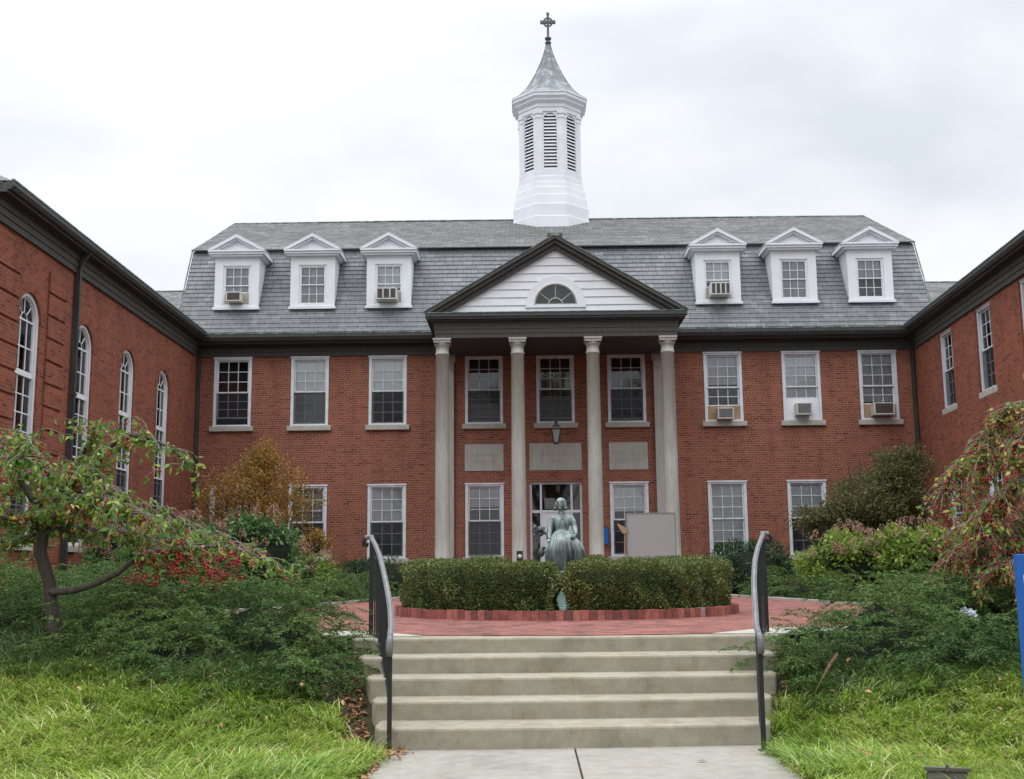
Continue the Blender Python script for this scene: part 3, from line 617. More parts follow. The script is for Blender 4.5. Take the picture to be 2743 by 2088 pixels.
# dormers
def dormer(cx, shade, lowopen, panelcol=None, **kw):
    zb, zt, hw, yf = 9.56, 11.27, .69, .115
    m = MB(); ww, wz0, wz1 = .43, 9.66, 10.92
    m.quad((-hw, 0, zb), (-ww, 0, zb), (-ww, 0, zt), (-hw, 0, zt)); m.quad((ww, 0, zb), (hw, 0, zb), (hw, 0, zt), (ww, 0, zt)); m.quad((-ww, 0, wz1), (ww, 0, wz1), (ww, 0, zt), (-ww, 0, zt)); m.quad((-ww, 0, zb), (ww, 0, zb), (ww, 0, wz0), (-ww, 0, wz0))
    for s in (-1, 1):
        m.add([(s*hw, 0, zb), (s*hw, 1.25, zt+.1), (s*hw, 1.6, zt+.1), (s*hw, 0, zt)], [(0, 1, 2, 3)])
        m.quad((s*ww, 0, wz0), (s*ww, .1, wz0), (s*ww, .1, wz1), (s*ww, 0, wz1))
    m.quad((-ww, 0, wz1), (ww, 0, wz1), (ww, .1, wz1), (-ww, .1, wz1)); m.box(-hw-.04, hw+.04, -.06, .02, zb-.05, zb+.03)
    d = m.build('dormer', 'white', H, (cx, yf, 0))
    # pediment
    p = MB(); ow = .88; pz = 11.30; ap = 11.86; bk_ = 1.75
    p.box(-ow+.02, ow-.02, -.17, 0.0, pz-.05, pz+.02); p.box(-ow+.08, ow-.08, -.12, -.001, pz-.11, pz-.052); p.box(-ow, ow, -.21, -.0, pz+.022, pz+.075)
    for s in (-1, 1):
        p.prism([(s*ow, pz+.08), (0, ap), (0, ap-.085), (s*(ow-.15), pz+.08)], 1, -.215, bk_)
        p.prism([(s*(ow-.15), pz+.078), (0, ap-.087), (0, ap-.15), (s*(ow-.27), pz+.078)], 1, -.16, .3)
        p.box(min(s*hw, s*ow), max(s*hw, s*ow), -.0, 1.5, pz-.05, pz+.07)
        p.box(min(s*hw, s*(ow-.1)), max(s*hw, s*(ow-.1)), .0, 1.3, pz-.12, pz-.052)
    p.prism([(-ow+.1, pz+.02), (ow-.1, pz+.02), (0, ap-.1)], 1, -.06, .2)
    p.build('pediment', 'white', d)
    m = MB(); m.prism([(-ow-.02, pz+.075), (0, ap+.012), (ow+.02, pz+.075), (ow+.02, pz+.09), (0, ap+.03), (-ow-.02, pz+.09)], 1, -.2, 1.8); m.build('dormer_roof', 'white_dirty', d)
    z0, z1 = wz0, wz1; zm = (z0+z1)/2; gp = lowopen
    f = MB(); f.box(-ww, -ww+.05, .03, .1, z0, z1); f.box(ww-.05, ww, .03, .1, z0, z1); f.box(-ww+.05, ww-.05, .03, .1, z1-.05, z1); f.box(-ww+.05, ww-.05, .03, .1, z0, z0+.035)
    sash(f, -ww+.05, ww-.05, zm-.015, z1-.05, .045, 3, 2, .03, .018, .025); sash(f, -ww+.05, ww-.05, z0+.035+gp, zm+.015, .072, 3, 1 if gp else 2, .03, .018, .025)
    f.build('dormer_window', 'white', d)
    g_ = MB(); g_.box(-ww+.07, ww-.07, .056, .060, zm, z1-.06); g_.box(-ww+.07, ww-.07, .084, .088, z0+gp+.05, zm); g_.build('glass', 'glass', d)
    r = MB(); r.box(-.6, .6, .45, .46, zb, zt); r.box(-.6, -.59, .1, .45, zb, zt); r.box(.59, .6, .1, .45, zb, zt); r.build('interior', 'room', d)
    s = MB(); s.box(-ww+.05, ww-.05, .13, .135, z1-(z1-z0)*shade, z1); s.build('shade', kw.get('sm', 'blind'), d)
    if gp: s = MB(); s.box(-ww+.05, ww-.05, .06, .07, z0+.035, z0+.035+gp); s.build('filler_panel', 'taupe', d)
    return d
dx = [-9.81, -7.45, -5.08, 5.11, 7.46, 9.80]
dormer(dx[0], .75, .36, sm='curtain'); dormer(dx[1], .98, 0, sm='blind_dim'); dormer(dx[2], .6, .36); dormer(dx[3], .55, .36); dormer(dx[4], .98, 0, sm='curtain'); dormer(dx[5], .5, 0, sm='curtain')
aircon('small pale air conditioner hanging in the leftmost dormer window', H, dx[0]-.02, .115, 9.72, .46, .30, .30, gm='ac_grille')
aircon('boxy air conditioner with three dark vents in the third dormer from the left', H, dx[2]-.02, .115, 9.70, .62, .36, .42, 2, 'ac_grille')
aircon('boxy air conditioner with dark upright vents in the first dormer right of the pediment', H, dx[3], .115, 9.72, .60, .38, .42, 3, 'ac_grille')

# downspouts
for x, zt in ((X0+.07, 8.36), (X1-.09, 8.36), (-3.42, 8.3), (3.5, 8.3)):
    m = MB(); m.box(x-.045, x+.045, -.10, -.005, .85, zt-.25); m.rectpath([(x, -.055, zt-.27), (x, -.2, zt-.1), (x, -.35, zt)], .09, .09); m.box(x-.055, x+.055, -.115, -.003, zt-.52, zt-.44)
    for z in (2.2, 4.6, 5.6): m.box(x-.055, x+.055, -.11, -.003, z, z+.05)
    m.build('downspout', 'trim_gutter', H)

# ---------------- portico
PY = -2.62                                           # column axis
cols = [-3.21, -1.09, 1.03, 3.13]
for x in cols:
    m = MB(); m.smooth = True
    m.lathe([(.29, .95), (.29, 1.03), (.25, 1.05), (.235, 1.10), (.208, 1.12), (.205, 2.5), (.196, 4.5), (.18, 7.48), (.20, 7.49), (.20, 7.53), (.18, 7.54), (.18, 7.70), (.19, 7.71), (.222, 7.78), (.228, 7.815)], (x, PY, 0), 28)
    m.smooth = False; m.box(x-.235, x+.235, PY-.235, PY+.235, 7.815, 7.88); m.box(x-.255, x+.255, PY-.255, PY+.255, 7.882, 7.94); m.box(x-.3, x+.3, PY-.3, PY+.3, .83, .95)
    m.build('column', 'stone', H)
for x in (-3.24, 3.20):
    m = MB(); m.box(x-.19, x+.19, -.14, .01, .83, 7.55); m.box(x-.21, x+.21, -.16, .01, 7.5, 7.54); m.box(x-.19, x+.19, -.14, .01, 7.552, 7.75); m.box(x-.24, x+.24, -.19, .01, 7.752, 7.94); m.build('pilaster', 'stone', H)
m = MB(); PF = PY-.22; hx = 3.40
m.box(-hx, hx, PF, 0, 7.94, 8.06); m.box(-hx-.015, hx+.015, PF-.015, 0, 8.062, 8.19); m.box(-hx-.03, hx+.03, PF-.03, 0, 8.192, 8.36)
m.build('entablature', 'trim_dark', H)
m = MB()
for k, (o_, a, b) in enumerate(((.06, 8.362, 8.40), (.14, 8.402, 8.44), (.22, 8.442, 8.50), (.26, 8.502, 8.60))): m.box(-hx-o_, hx+o_, PF-o_, .3, a, b)
m.build('portico_cornice', 'trim_gutter', H)
m = MB(); m.box(-hx-.275, hx+.275, PF-.275, .1, 8.602, 8.625); m.build('cornice_flashing', 'copper', H)
ap = 10.83; ez = 8.63; ew = hx+.27
m = MB()
for s in (-1, 1):
    sl = (ap-ez)/ew
    for (o0, o1, yo) in ((0, .10, .27), (.102, .22, .19), (.222, .36, .10)):
        m.prism([(s*(ew-o0/sl), ez), (0, ap-o0), (0, ap-o1), (s*(ew-o1/sl), ez)], 1, PF-yo, PF+.3)
m.build('raking_cornice', 'trim_dark', H)
m = MB()
for s in (-1, 1): m.prism([(s*(ew+.02), ez), (s*(ew+.02), ez+.022), (0, ap+.03), (0, ap+.001)], 1, PF-.285, 2.4)
m.box(-.22, .22, PF-.29, PF-.2, ap-.035, ap+.04); m.build('pediment_roof', 'copper', H)
# tympanum clapboards
m = MB(); wy = PF+.03; iw = ew-.36/((ap-ez)/ew)
nb_ = 8; zz0, zz1 = 8.63, ap-.36
def hw_at(z): return max(.001, iw*(zz1-z)/(zz1-zz0))
def rad_hole(z): return math.sqrt(max(0, .66**2-(z-8.83)**2)) if 8.80 < z < 8.83+.66 else (0.78 if z < 8.83 else 0)
for i in range(nb_):
    a = zz0+(zz1-zz0)*i/nb_; b = zz0+(zz1-zz0)*(i+1)/nb_; k = 6
    for j in range(k):
        u, v = a+(b-a)*j/k, a+(b-a)*(j+1)/k; yo = lambda t: wy-.028*(1-(t-a)/(b-a)); 
        for s in (-1, 1):
            iu, iv = rad_hole((u+v)/2)*.98, rad_hole((u+v)/2)*.98
            m.quad((s*iu, yo(u), u), (s*hw_at(u), yo(u), u), (s*hw_at(v), yo(v), v), (s*iv, yo(v), v))
    m.quad((-hw_at(a), wy, a), (hw_at(a), wy, a), (hw_at(a), wy-.028, a), (-hw_at(a), wy-.028, a)) if i*1.0 > 3 else [m.quad((s*rad_hole(a+.02), wy, a), (s*hw_at(a), wy, a), (s*hw_at(a), wy-.028, a), (s*rad_hole(a+.02), wy-.028, a)) for s in (-1, 1)]
m.build('tympanum', 'white', H)
# fanlight
m = MB(); n = 28
def ring(m, r0, r1, ya, yb, zc):
    for k in range(n):
        a, b = math.pi*k/n, math.pi*(k+1)/n
        P = lambda r, t, y: (r*math.cos(t), y, zc+r*math.sin(t))
        m.add([P(r0, a, ya), P(r1, a, ya), P(r1, b, ya), P(r0, b, ya), P(r0, a, yb), P(r1, a, yb), P(r1, b, yb), P(r0, b, yb)], [(0, 1, 2, 3), (1, 5, 6, 2), (0, 3, 7, 4), (4, 7, 6, 5)])
zc = 8.86
ring(m, .63, .84, wy-.055, wy+.1, zc); ring(m, .60, .635, wy-.07, wy+.1, zc); m.box(-.84, .84, wy-.07, wy+.05, zc-.08, zc); m.box(-.79, .79, wy-.035, wy+.05, 8.58, zc-.081)
fa = m.build('fanlight', 'white', H)
m = MB(); ring(m, .565, .60, wy-.02, wy+.03, zc); ring(m, .19, .215, wy-.02, wy+.02, zc); m.box(-.6, .6, wy-.02, wy+.03, zc, zc+.035)
for a in (38, 90, 142): c_, s_ = math.cos(R(a)), math.sin(R(a)); m.tube([(.2*c_, wy, zc+.2*s_), (.58*c_, wy, zc+.58*s_)], .013, 4)
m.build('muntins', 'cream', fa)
m = MB(); m.prism([(.6*math.cos(math.pi*k/n), zc+.6*math.sin(math.pi*k/n)) for k in range(n+1)], 1, wy+.012, wy+.016); m.build('glass', 'glass', fa)
m = MB(); m.prism([(.62*math.cos(math.pi*k/n), zc+.62*math.sin(math.pi*k/n)) for k in range(n+1)], 1, wy+.25, wy+.27); m.build('interior', 'room', fa)

# ---------------- cupola on the ridge
OC = (.12, 6.3); oct_a = math.pi/8
def oct_prof(m, prof): m.lathe([(a/math.cos(math.pi/8), z) for a, z in prof], (OC[0], OC[1], 0), 8, oct_a)
m = MB()
bands = [(1.40, 12.7, 1.395, 13.95), (1.37, 13.95, 1.365, 14.42), (1.33, 14.40, 1.30, 14.78), (1.285, 14.76, 1.25, 15.07), (1.225, 15.05, 1.19, 15.30), (1.17, 15.28, 1.15, 15.52)]
for a0_, z0_, a1_, z1_ in bands: oct_prof(m, [(a0_, z0_), (a1_+.01, z1_-.02), (a1_-.02, z1_)])
cup = m.build('cupola', 'white', H)
m = MB(); oct_prof(m, [(1.43, 12.6), (1.43, 13.0), (1.40, 13.3)]); m.build('base_flashing', 'white', cup)
side = 1.10*math.tan(math.pi/8)*2
zl0, zl1 = 15.78, 17.93; lw = .235
m = MB(); sl_ = MB(); pl_ = MB()
for k in range(8):
    q = MB(); wall(q, -side/2, side/2, 15.5, 18.2, [(-lw, lw, zl0, zl1, True)], .09)
    ang = k*math.pi/4; M3 = Matrix.Translation((OC[0], OC[1], 0)) @ Matrix.Rotation(ang, 4, 'Z') @ Matrix.Translation((0, -1.10, 0))
    m.add([M3 @ Vector(p) for p in q.v], q.f)
    q = MB(); ns = 17
    for j in range(ns):
        z = zl0+(zl1-zl0)*(j+.5)/ns; hwj = lw-.004 if z < zl1-lw else math.sqrt(max(.002, lw**2-(z-(zl1-lw))**2))
        q.add([(-hwj, .01, z-.062), (hwj, .01, z-.062), (hwj, .085, z+.03), (-hwj, .085, z+.03), (-hwj, .01, z-.045), (hwj, .01, z-.045), (hwj, .085, z+.047), (-hwj, .085, z+.047)], [(0, 1, 5, 4), (4, 5, 6, 7), (0, 3, 2, 1), (2, 3, 7, 6)])
    sl = MB(); sl.add([M3 @ Vector(p) for p in q.v], q.f); sl.build('louver', 'white', cup)
    # corner pilasters
    c2 = Matrix.Translation((OC[0], OC[1], 0)) @ Matrix.Rotation(ang+math.pi/8, 4, 'Z') @ Matrix.Translation((0, -1.10/math.cos(math.pi/8), 0))
    q = MB(); tn = math.tan(math.pi/8)
    for (dd_, z0_, z1_, hw_) in ((.035, 15.5, 17.72, .15), (.055, 17.722, 17.80, .17), (.045, 17.802, 17.88, .16), (.08, 17.882, 17.97, .195), (.05, 15.5, 15.68, .165)):
        q.prism([(-hw_, hw_*tn+.06), (-hw_, hw_*tn-dd_*.8), (0, -dd_), (hw_, hw_*tn-dd_*.8), (hw_, hw_*tn+.06)], 2, z0_, z1_)
    pl_.add([c2 @ Vector(p) for p in q.v], q.f)
m.build('shaft', 'white', cup); pl_.build('corner_trim', 'white', cup)
m = MB(); oct_prof(m, [(.98, 15.6), (.98, 18.1)]); m.build('louver_backing', 'room', cup)
m = MB(); oct_prof(m, [(1.14, 17.972), (1.14, 18.12), (1.17, 18.14), (1.17, 18.26), (1.22, 18.30), (1.28, 18.36), (1.28, 18.42), (1.36, 18.50), (1.36, 18.60), (1.39, 18.62), (1.39, 18.68), (1.2, 18.74)]); m.build('cupola_cornice', 'white', cup)
m = MB()
pr = [(1.36, 18.70), (1.12, 18.86), (.90, 19.10), (.70, 19.42), (.52, 19.78), (.38, 20.10), (.26, 20.40), (.17, 20.70), (.10, 20.97), (.06, 21.14)]
oct_prof(m, pr); sp = m.build('spire', 'spire', cup)
m = MB()
for k in range(8):
    a = oct_a+k*math.pi/4; m.tube([(OC[0]+(r/math.cos(math.pi/8)+.004)*math.cos(a), OC[1]+(r/math.cos(math.pi/8)+.004)*math.sin(a), z) for r, z in pr], .014, 4)
m.build('seam', 'spire', sp)
m = MB(); m.smooth = True
m.lathe([(.05, 21.08), (.10, 21.10), (.125, 21.15), (.10, 21.20), (.06, 21.22), (.06, 21.25), (.11, 21.28), (.13, 21.33), (.10, 21.38), (.05, 21.41), (.045, 21.5)], (OC[0], OC[1], 0), 16); m.smooth = False
ox, oy = OC; m.box(ox-.042, ox+.042, oy-.04, oy+.04, 21.45, 22.36); m.box(ox-.29, ox-.043, oy-.038, oy+.038, 21.93, 22.05); m.box(ox+.043, ox+.29, oy-.038, oy+.038, 21.93, 22.05)
m.box(ox-.055, ox+.055, oy-.041, oy+.041, 22.30, 22.37)
for k in range(24):
    a, b = 2*math.pi*k/24, 2*math.pi*(k+1)/24; P = lambda r, t, y: (ox+r*math.cos(t), y, 21.99+r*math.sin(t))
    m.add([P(.14, a, oy-.03), P(.19, a, oy-.03), P(.19, b, oy-.03), P(.14, b, oy-.03), P(.14, a, oy+.03), P(.19, a, oy+.03), P(.19, b, oy+.03), P(.14, b, oy+.03)], [(0, 1, 2, 3), (1, 5, 6, 2), (0, 3, 7, 4), (4, 7, 6, 5)])
m.build('cross', 'bronze_dark', cup)

# ================================================================== LEFT WING
def wing_trim(par, xa, xb, ret=None):
    m = MB(); m.box(xa, xb, -.055, .05, 8.0, 8.13); m.box(xa, xb, -.075, .05, 8.132, 8.27); m.box(xa, xb, -.10, .05, 8.272, 8.40); m.box(xa, xb, -.14, .05, 8.402, 8.44); m.box(xa, xb, -.30, .05, 8.442, 8.47); m.build('frieze', 'trim_dark', par)
    m = MB(); m.prism([(-.26, 8.472), (-.36, 8.50), (-.40, 8.57), (-.40, 8.66), (-.36, 8.66), (-.2, 8.6), (-.1, 8.6), (-.1, 8.472)], 0, xa, xb); m.build('gutter', 'trim_gutter', par)
    m = MB(); m.prism([(-.412, 8.655), (-.412, 8.685), (-.36, 8.685), (-.36, 8.662)], 0, xa, xb); m.build('gutter_lip', 'copper', par)
LWG = empty('chapel_wing', (-10.05, 34, 0), 'left red brick wing with four tall round-arched windows and ribbed corner brickwork', 'building', R(91.21))
LL = 13.82
am = [(-3.33, 1), (-6.32, 1), (-9.28, 1), (-12.24, 1)]
m = MB(); wall(m, -LL, 0, .3, 8.05, [(c-.54, c+.54, 2.1, 7.02, True) for c, _ in am], .22)
m.quad((-LL, 0, .3), (-LL, 9, .3), (-LL, 9, 8.05), (-LL, 0, 8.05)); m.build('wall', 'brick_wing', LWG)
# ribbed brickwork: raised bands separated by sunk courses
def ribs(par, xa, xb, z0, z1, step=.472, gap=.05, th=.035):
    m = MB(); z = z1
    while z > z0: m.box(xa, xb, -th, 0.0, z-step+gap, z); z -= step
    m.build('ribbed_band', 'brick_wing', par)
ribs(LWG, -11.42, -10.48, .4, 7.68); ribs(LWG, -LL, -12.80, .4, 7.68)
for c, _ in am:
    w_ = 1.08; r = w_/2; zs = 7.02-r; zb = 2.1
    f = MB(); ya, yb = .045, .16; nseg = 18
    def arch_frame(f, r0, r1, ya, yb, zbot, zc_):
        f.box(-r1, -r0, ya, yb, zbot, zc_); f.box(r0, r1, ya, yb, zbot, zc_)
        for k in range(nseg):
            a, b = math.pi*k/nseg, math.pi*(k+1)/nseg; P = lambda rr, t, y: (rr*math.cos(t), y, zc_+rr*math.sin(t))
            f.add([P(r0, a, ya), P(r1, a, ya), P(r1, b, ya), P(r0, b, ya), P(r0, a, yb), P(r1, a, yb), P(r1, b, yb), P(r0, b, yb)], [(0, 1, 2, 3), (1, 5, 6, 2), (0, 3, 7, 4), (4, 7, 6, 5)])
    arch_frame(f, r-.075, r, ya, yb, zb, zs)
    f.box(-r+.075, r-.075, ya+.035, yb-.01, 5.36, 5.47)
    f.box(-r+.075, r-.075, ya+.02, yb-.01, zb, zb+.08)
    wn = f.build('arched_window', 'white', LWG, (c, 0, 0))
    u = MB(); y1 = .105; a_ = r-.075
    arch_frame(u, a_-.035, a_, y1-.015, y1+.03, 5.5, zs)
    for i in (1, 2): x = -a_+2*a_*i/3; u.box(x-.011, x+.011, y1, y1+.02, zb+.08, 5.36); u.box(x-.011, x+.011, y1, y1+.02, 5.5, zs)
    z = 5.36-.36
    while z > zb+.2: u.box(-a_, a_, y1+.003, y1+.017, z-.011, z+.011); z -= .36
    u.box(-a_, a_, y1-.02, y1+.03, 4.02, 4.06); u.box(-a_, a_, y1+.003, y1+.017, 5.93, 5.955); u.box(-a_, a_, y1-.005, y1+.022, zs-.02, zs+.015)
    ring_n = 14
    for k in range(ring_n):
        p = math.pi*k/ring_n; q_ = math.pi*(k+1)/ring_n; u.tube([(.15*math.cos(p), y1+.01, zs+.15*math.sin(p)), (.15*math.cos(q_), y1+.01, zs+.15*math.sin(q_))], .012, 4)
    for a in (45, 90, 135): u.tube([(.15*math.cos(R(a)), y1+.01, zs+.15*math.sin(R(a))), (a_*math.cos(R(a)), y1+.01, zs+a_*math.sin(R(a)))], .012, 4)
    u.build('muntins', 'white', wn)
    gp_ = MB(); gp_.prism([(-a_, zb+.05), (a_, zb+.05)]+[(a_*math.cos(math.pi*k/20), zs+a_*math.sin(math.pi*k/20)) for k in range(21)], 1, y1+.022, y1+.026); gp_.build('glass', 'glass', wn)
    s = MB(); s.box(-a_, a_, y1-.03, y1-.027, zb+.08, 4.02); s.build('insect_screen', 'screen', wn)
    rm = MB(); rm.box(-1, 1, 1.0, 1.02, 1.8, 7.4); rm.box(-1, -.98, .25, 1, 1.8, 7.4); rm.box(.98, 1, .25, 1, 1.8, 7.4); rm.box(-1, 1, .25, 1, 7.4, 7.42); rm.build('interior', 'room', wn)
    cu_ = MB(); k = 10
    for i in range(k): x = -a_+2*a_*i/k; cu_.quad((x, .19+.03*(i % 2), zb), (x+2*a_/k, .19+.03*((i+1) % 2), zb), (x+2*a_/k, .19+.03*((i+1) % 2), zs), (x, .19+.03*(i % 2), zs))
    cu_.build('curtain', 'curtain', wn)
    s = MB(); s.box(-r-.08, r+.08, -.06, .24, zb-.13, zb-.002); s.build('sill', 'sill', wn)
    # rubbed-brick arch ring
    s = MB()
    for k in range(nseg):
        a, b = math.pi*k/nseg+.01, math.pi*(k+1)/nseg-.01; P = lambda rr, t, y: (rr*math.cos(t), y, zs+rr*math.sin(t))
        s.add([P(r+.005, a, -.008), P(r+.21, a, -.008), P(r+.21, b, -.008), P(r+.005, b, -.008), P(r+.005, a, 0), P(r+.21, a, 0), P(r+.21, b, 0), P(r+.005, b, 0)], [(0, 1, 2, 3), (1, 5, 6, 2), (0, 3, 7, 4), (0, 4, 5, 1), (3, 2, 6, 7)])
    s.build('brick_arch', 'brick_wing', wn)
wing_trim(LWG, -LL-.4, -.36)
# cornice return on the near end
m = MB(); m.box(-LL-.055, -LL-.001, .05, 9, 8.0, 8.13); m.box(-LL-.075, -LL-.001, .05, 9, 8.132, 8.27); m.box(-LL-.10, -LL-.001, .05, 9, 8.272, 8.44); m.box(-LL-.3, -LL-.001, .05, 9, 8.442, 8.47); m.box(-LL-.40, -LL-.1, -.2, 9, 8.50, 8.66); m.build('return_cornice', 'trim_dark', LWG)
m = MB(); m.quad((-LL-.38, -.36, 8.66), (0, -.36, 8.66), (0, 6, 12.0), (-LL+3.0, 6, 12.0)); m.add([(-LL-.38, -.36, 8.66), (-LL+3.0, 6, 12.0), (-LL-.38, 12, 8.66)], [(0, 1, 2)]); m.quad((0, 6, 12), (0, 12, 8.66), (-LL-.38, 12, 8.66), (-LL+3.0, 6, 12)); m.build('roof', 'slate', LWG)
m = MB(); x = -10.03
m.box(x-.05, x+.05, -.13, -.01, .8, 8.1); m.rectpath([(x, -.07, 8.08), (x, -.15, 8.3), (x, -.3, 8.5)], .1, .1)
for z in (5.3, 3.4): m.box(x-.065, x+.065, -.15, -.008, z, z+.06)
m.build('downspout', 'trim_gutter', LWG)

# ================================================================== RIGHT WING
RWG = empty('classroom_wing', (11.82, 34, 0), 'right red brick wing with tall plain sash windows below a dark eave', 'building', R(-93.34))
rx = [3.03, 6.1, 9.12, 12.15, 15.2]
LR = 18
hl = [(x-.575, x+.575, 5.82, 7.96, False) for x in rx]+[(x-.575, x+.575, 1.86, 4.0, False) for x in rx]
m = MB(); wall(m, 0, LR, .3, 8.05, hl, .22); m.quad((LR, 0, .3), (LR, 9, .3), (LR, 9, 8.05), (LR, 0, 8.05)); m.build('wall', 'brick_wing', RWG)
for x in rx:
    window(RWG, x, 5.82, 1.15, 2.14, y0=.08, shade=.5, shademat='curtain', screen=True, lowshade=.6, **D); window(RWG, x, 1.86, 1.15, 2.14, y0=.08, shade=.5, shademat='blind', **D)
wing_trim(RWG, .36, LR+.4)
m = MB(); m.quad((0, -.36, 8.66), (LR+.4, -.36, 8.66), (LR-3, 6, 12.0), (0, 6, 12.0)); m.quad((0, 6, 12), (LR-3, 6, 12), (LR+.4, 12, 8.66), (0, 12, 8.66)); m.add([(LR+.4, -.36, 8.66), (LR+.4, 12, 8.66), (LR-3, 6, 12)], [(0, 1, 2)]); m.build('roof', 'slate', RWG)

# ================================================================== OBJECTS IN THE COURT
# hanging lantern
L = empty('hanging_lantern', (.86, 32.4, 5.05), 'black tapered lantern hanging on a long rod inside the portico', 'lantern')
m = MB(); m.lathe([(.09, 0), (.10, .03), (.095, .06)], n=4, a0=R(45)); m.lathe([(.185, .42), (.21, .44), (.165, .50), (.08, .56), (.06, .59), (.08, .62), (.03, .66)], n=4, a0=R(45))
for k in range(4):
    a = R(45)+k*math.pi/2; m.tube([(.095*math.cos(a), .095*math.sin(a), .05), (.18*math.cos(a), .18*math.sin(a), .43)], .014, 4)
m.build('cage', 'black_metal', L)
MT['frost'] = plain('frosted_glass', (.20, .21, .20), .3, .1, 3)
m = MB(); m.lathe([(.085, .06), (.168, .42)], n=4, a0=R(45)); m.build('pane', 'frost', L)
m = MB(); m.tube([(0, 0, .68), (0, 0, 2.9)], .006, 5); m.build('rod', 'black_metal', L)
m = MB()
for s in (-1, 1): m.tube([(s*.12, .05, .30), (s*.22, .05, .27), (s*.32, .05, .26), (s*.42, .05, .30), (s*.34, .05, .33), (s*.22, .05, .28)], .014, 5)
m.build('scroll_arm', 'black_metal', L)

# grey panel standing before the portico and the broom beside it
P_ = empty('panel_board', (2.95, 27.2, .83), 'grey perforated metal panel standing upright behind the hedge before the right column', 'panel')
m = MB(); m.box(-.56, .56, -.012, .012, .25, 1.96); m.build('mesh_face', 'perf', P_)
m = MB(); m.box(-.59, -.56, -.02, .20, 0, 1.98); m.box(.56, .59, -.02, .20, 0, 1.98); m.box(-.56, .56, -.02, .20, 1.962, 1.99); m.box(-.56, .56, -.02, .2, .22, .25); m.build('frame', 'ac_gray', P_)
m = MB(); m.box(-.56, .56, .05, .18, .25, 1.95); m.build('back_box', 'room', P_)
m = MB(); m.box(.2, .44, -.016, -.012, .62, .80); m.build('faded_label', 'ac', P_)
B_ = empty('broom', (2.28, 27.15, .83), 'upturned broom with pale bristles leaning at the left edge of the grey panel', 'broom')
m = MB(); m.tube([(0, 0, 0), (.04, .03, 1.5)], .016, 6); m.build('handle', 'plywood', B_)
m = MB(); m.prism([(-.01, 1.50), (.08, 1.50), (.12, 1.62), (-.13, 1.74), (-.13, 1.70)], 1, .0, .06); m.build('bristles', 'petal_plain' if 'petal_plain' in MT else 'plywood', B_)

# push-button post, blue wall sign
K = empty('push_button_post', (-.21, 31.05, .83), 'short black post with round silver push plate in front of the second column', 'post')
m = MB(); m.box(-.085, .085, -.05, .05, 0, 1.17); m.build('post', 'black_metal', K, bevel=.01)
m = MB(); m.smooth = True; m.tube([(0, -.06, 1.02), (0, -.05, 1.02)], .06, 20); m.build('push_plate', 'ac', K)
G = empty('blue_wall_sign', (2.30, 33.85, 2.22), 'small upright blue sign on the brick just right of the third column', 'sign')
m = MB(); m.box(-.10, .10, -.02, .0, 0, .48); m.build('sign_plate', 'blue', G, bevel=.003)
m = MB(); m.box(-.11, .11, 0, .06, -.01, .49); m.build('backing', 'black_metal', G)

# blue lawn sign
SG = empty('lawn_sign', (4.02, 7.75, -.05), 'tall blue sign with white lettering and yellow rule in the right-hand grass', 'sign', R(2))
m = MB(); m.box(-.75, .75, -.03, .03, .18, 1.66); m.build('sign_panel', 'blue', SG, bevel=.004)
m = MB(); m.box(-.62, -.56, -.02, .02, 0, .18); m.box(.56, .62, -.02, .02, 0, .18); m.build('leg', 'black_metal', SG)
for s, z, c1_, c2_ in (('NORTH PARK', 1.435, .128, .112), ('THEOLOGICAL', 1.356, .100, .090), ('SEMINARY', 1.283, .100, .090)):
    x_ = -.722 if s[0] == 'N' else -.712
    text_mesh('lettering', s[0], c1_, 'letter', SG, (x_, -.0315, z), sx=.5, align='LEFT')
    text_mesh('lettering', s[1:], c2_, 'letter', SG, (x_+c1_*.5*(.74 if s[0] == 'N' else .6), -.0315, z), sx=.52, align='LEFT')
m = MB(); m.box(-.71, .60, -.0335, -.0305, 1.226, 1.234); m.build('yellow_rule', 'yellow', SG)

# floodlight in the grass
F = empty('ground_floodlight', (2.86, 8.12, -.085), 'dark bronze box floodlight half sunk in the grass left of the blue sign', 'floodlight', R(-14))
m = MB(); m.add([(-.13, -.08, .02), (.13, -.08, .02), (.13, .12, .04), (-.13, .12, .04), (-.13, -.03, .25), (.13, -.03, .25), (.13, .09, .20), (-.13, .09, .20)], [(0, 3, 2, 1), (4, 5, 6, 7), (0, 1, 5, 4), (1, 2, 6, 5), (2, 3, 7, 6), (3, 0, 4, 7)]); MT['bronze_housing'] = plain('bronze_housing', (.085, .075, .068), .5, .15, 8); m.build('housing', 'bronze_housing', F, bevel=.012)
m = MB(); m.box(-.15, .15, -.05, -.02, .235, .262); m.box(-.01, .01, -.06, -.01, .23, .285); m.build('hood', 'bronze_housing', F, bevel=.004)
m = MB(); m.tube([(0, 0, -.1), (0, 0, .03)], .025, 8); m.build('stake', 'black_metal', F)

# crumpled wrapper in the juniper
m = MB(); rnd = random.Random(5); vs = []; nu, nv = 9, 7
for j in range(nv):
    for i in range(nu): vs.append((-.09+.18*i/(nu-1)+rnd.uniform(-.008, .008), -.06+.12*j/(nv-1)+rnd.uniform(-.008, .008), .03*math.sin(i*1.7+j)+rnd.uniform(0, .03)))
m.add(vs, [(j*nu+i, j*nu+i+1, (j+1)*nu+i+1, (j+1)*nu+i) for j in range(nv-1) for i in range(nu-1)])
MT['wrap'] = plain('foil_wrapper', (.62, .66, .72), .35, .15, 20)
wr = m.build('litter_wrapper', 'wrap', None, (4.60, 12.1, 1.02)); wr.rotation_euler = (R(55), R(10), R(20)); tag(wr, 'crumpled silver wrapper caught in the right juniper bed', 'litter')

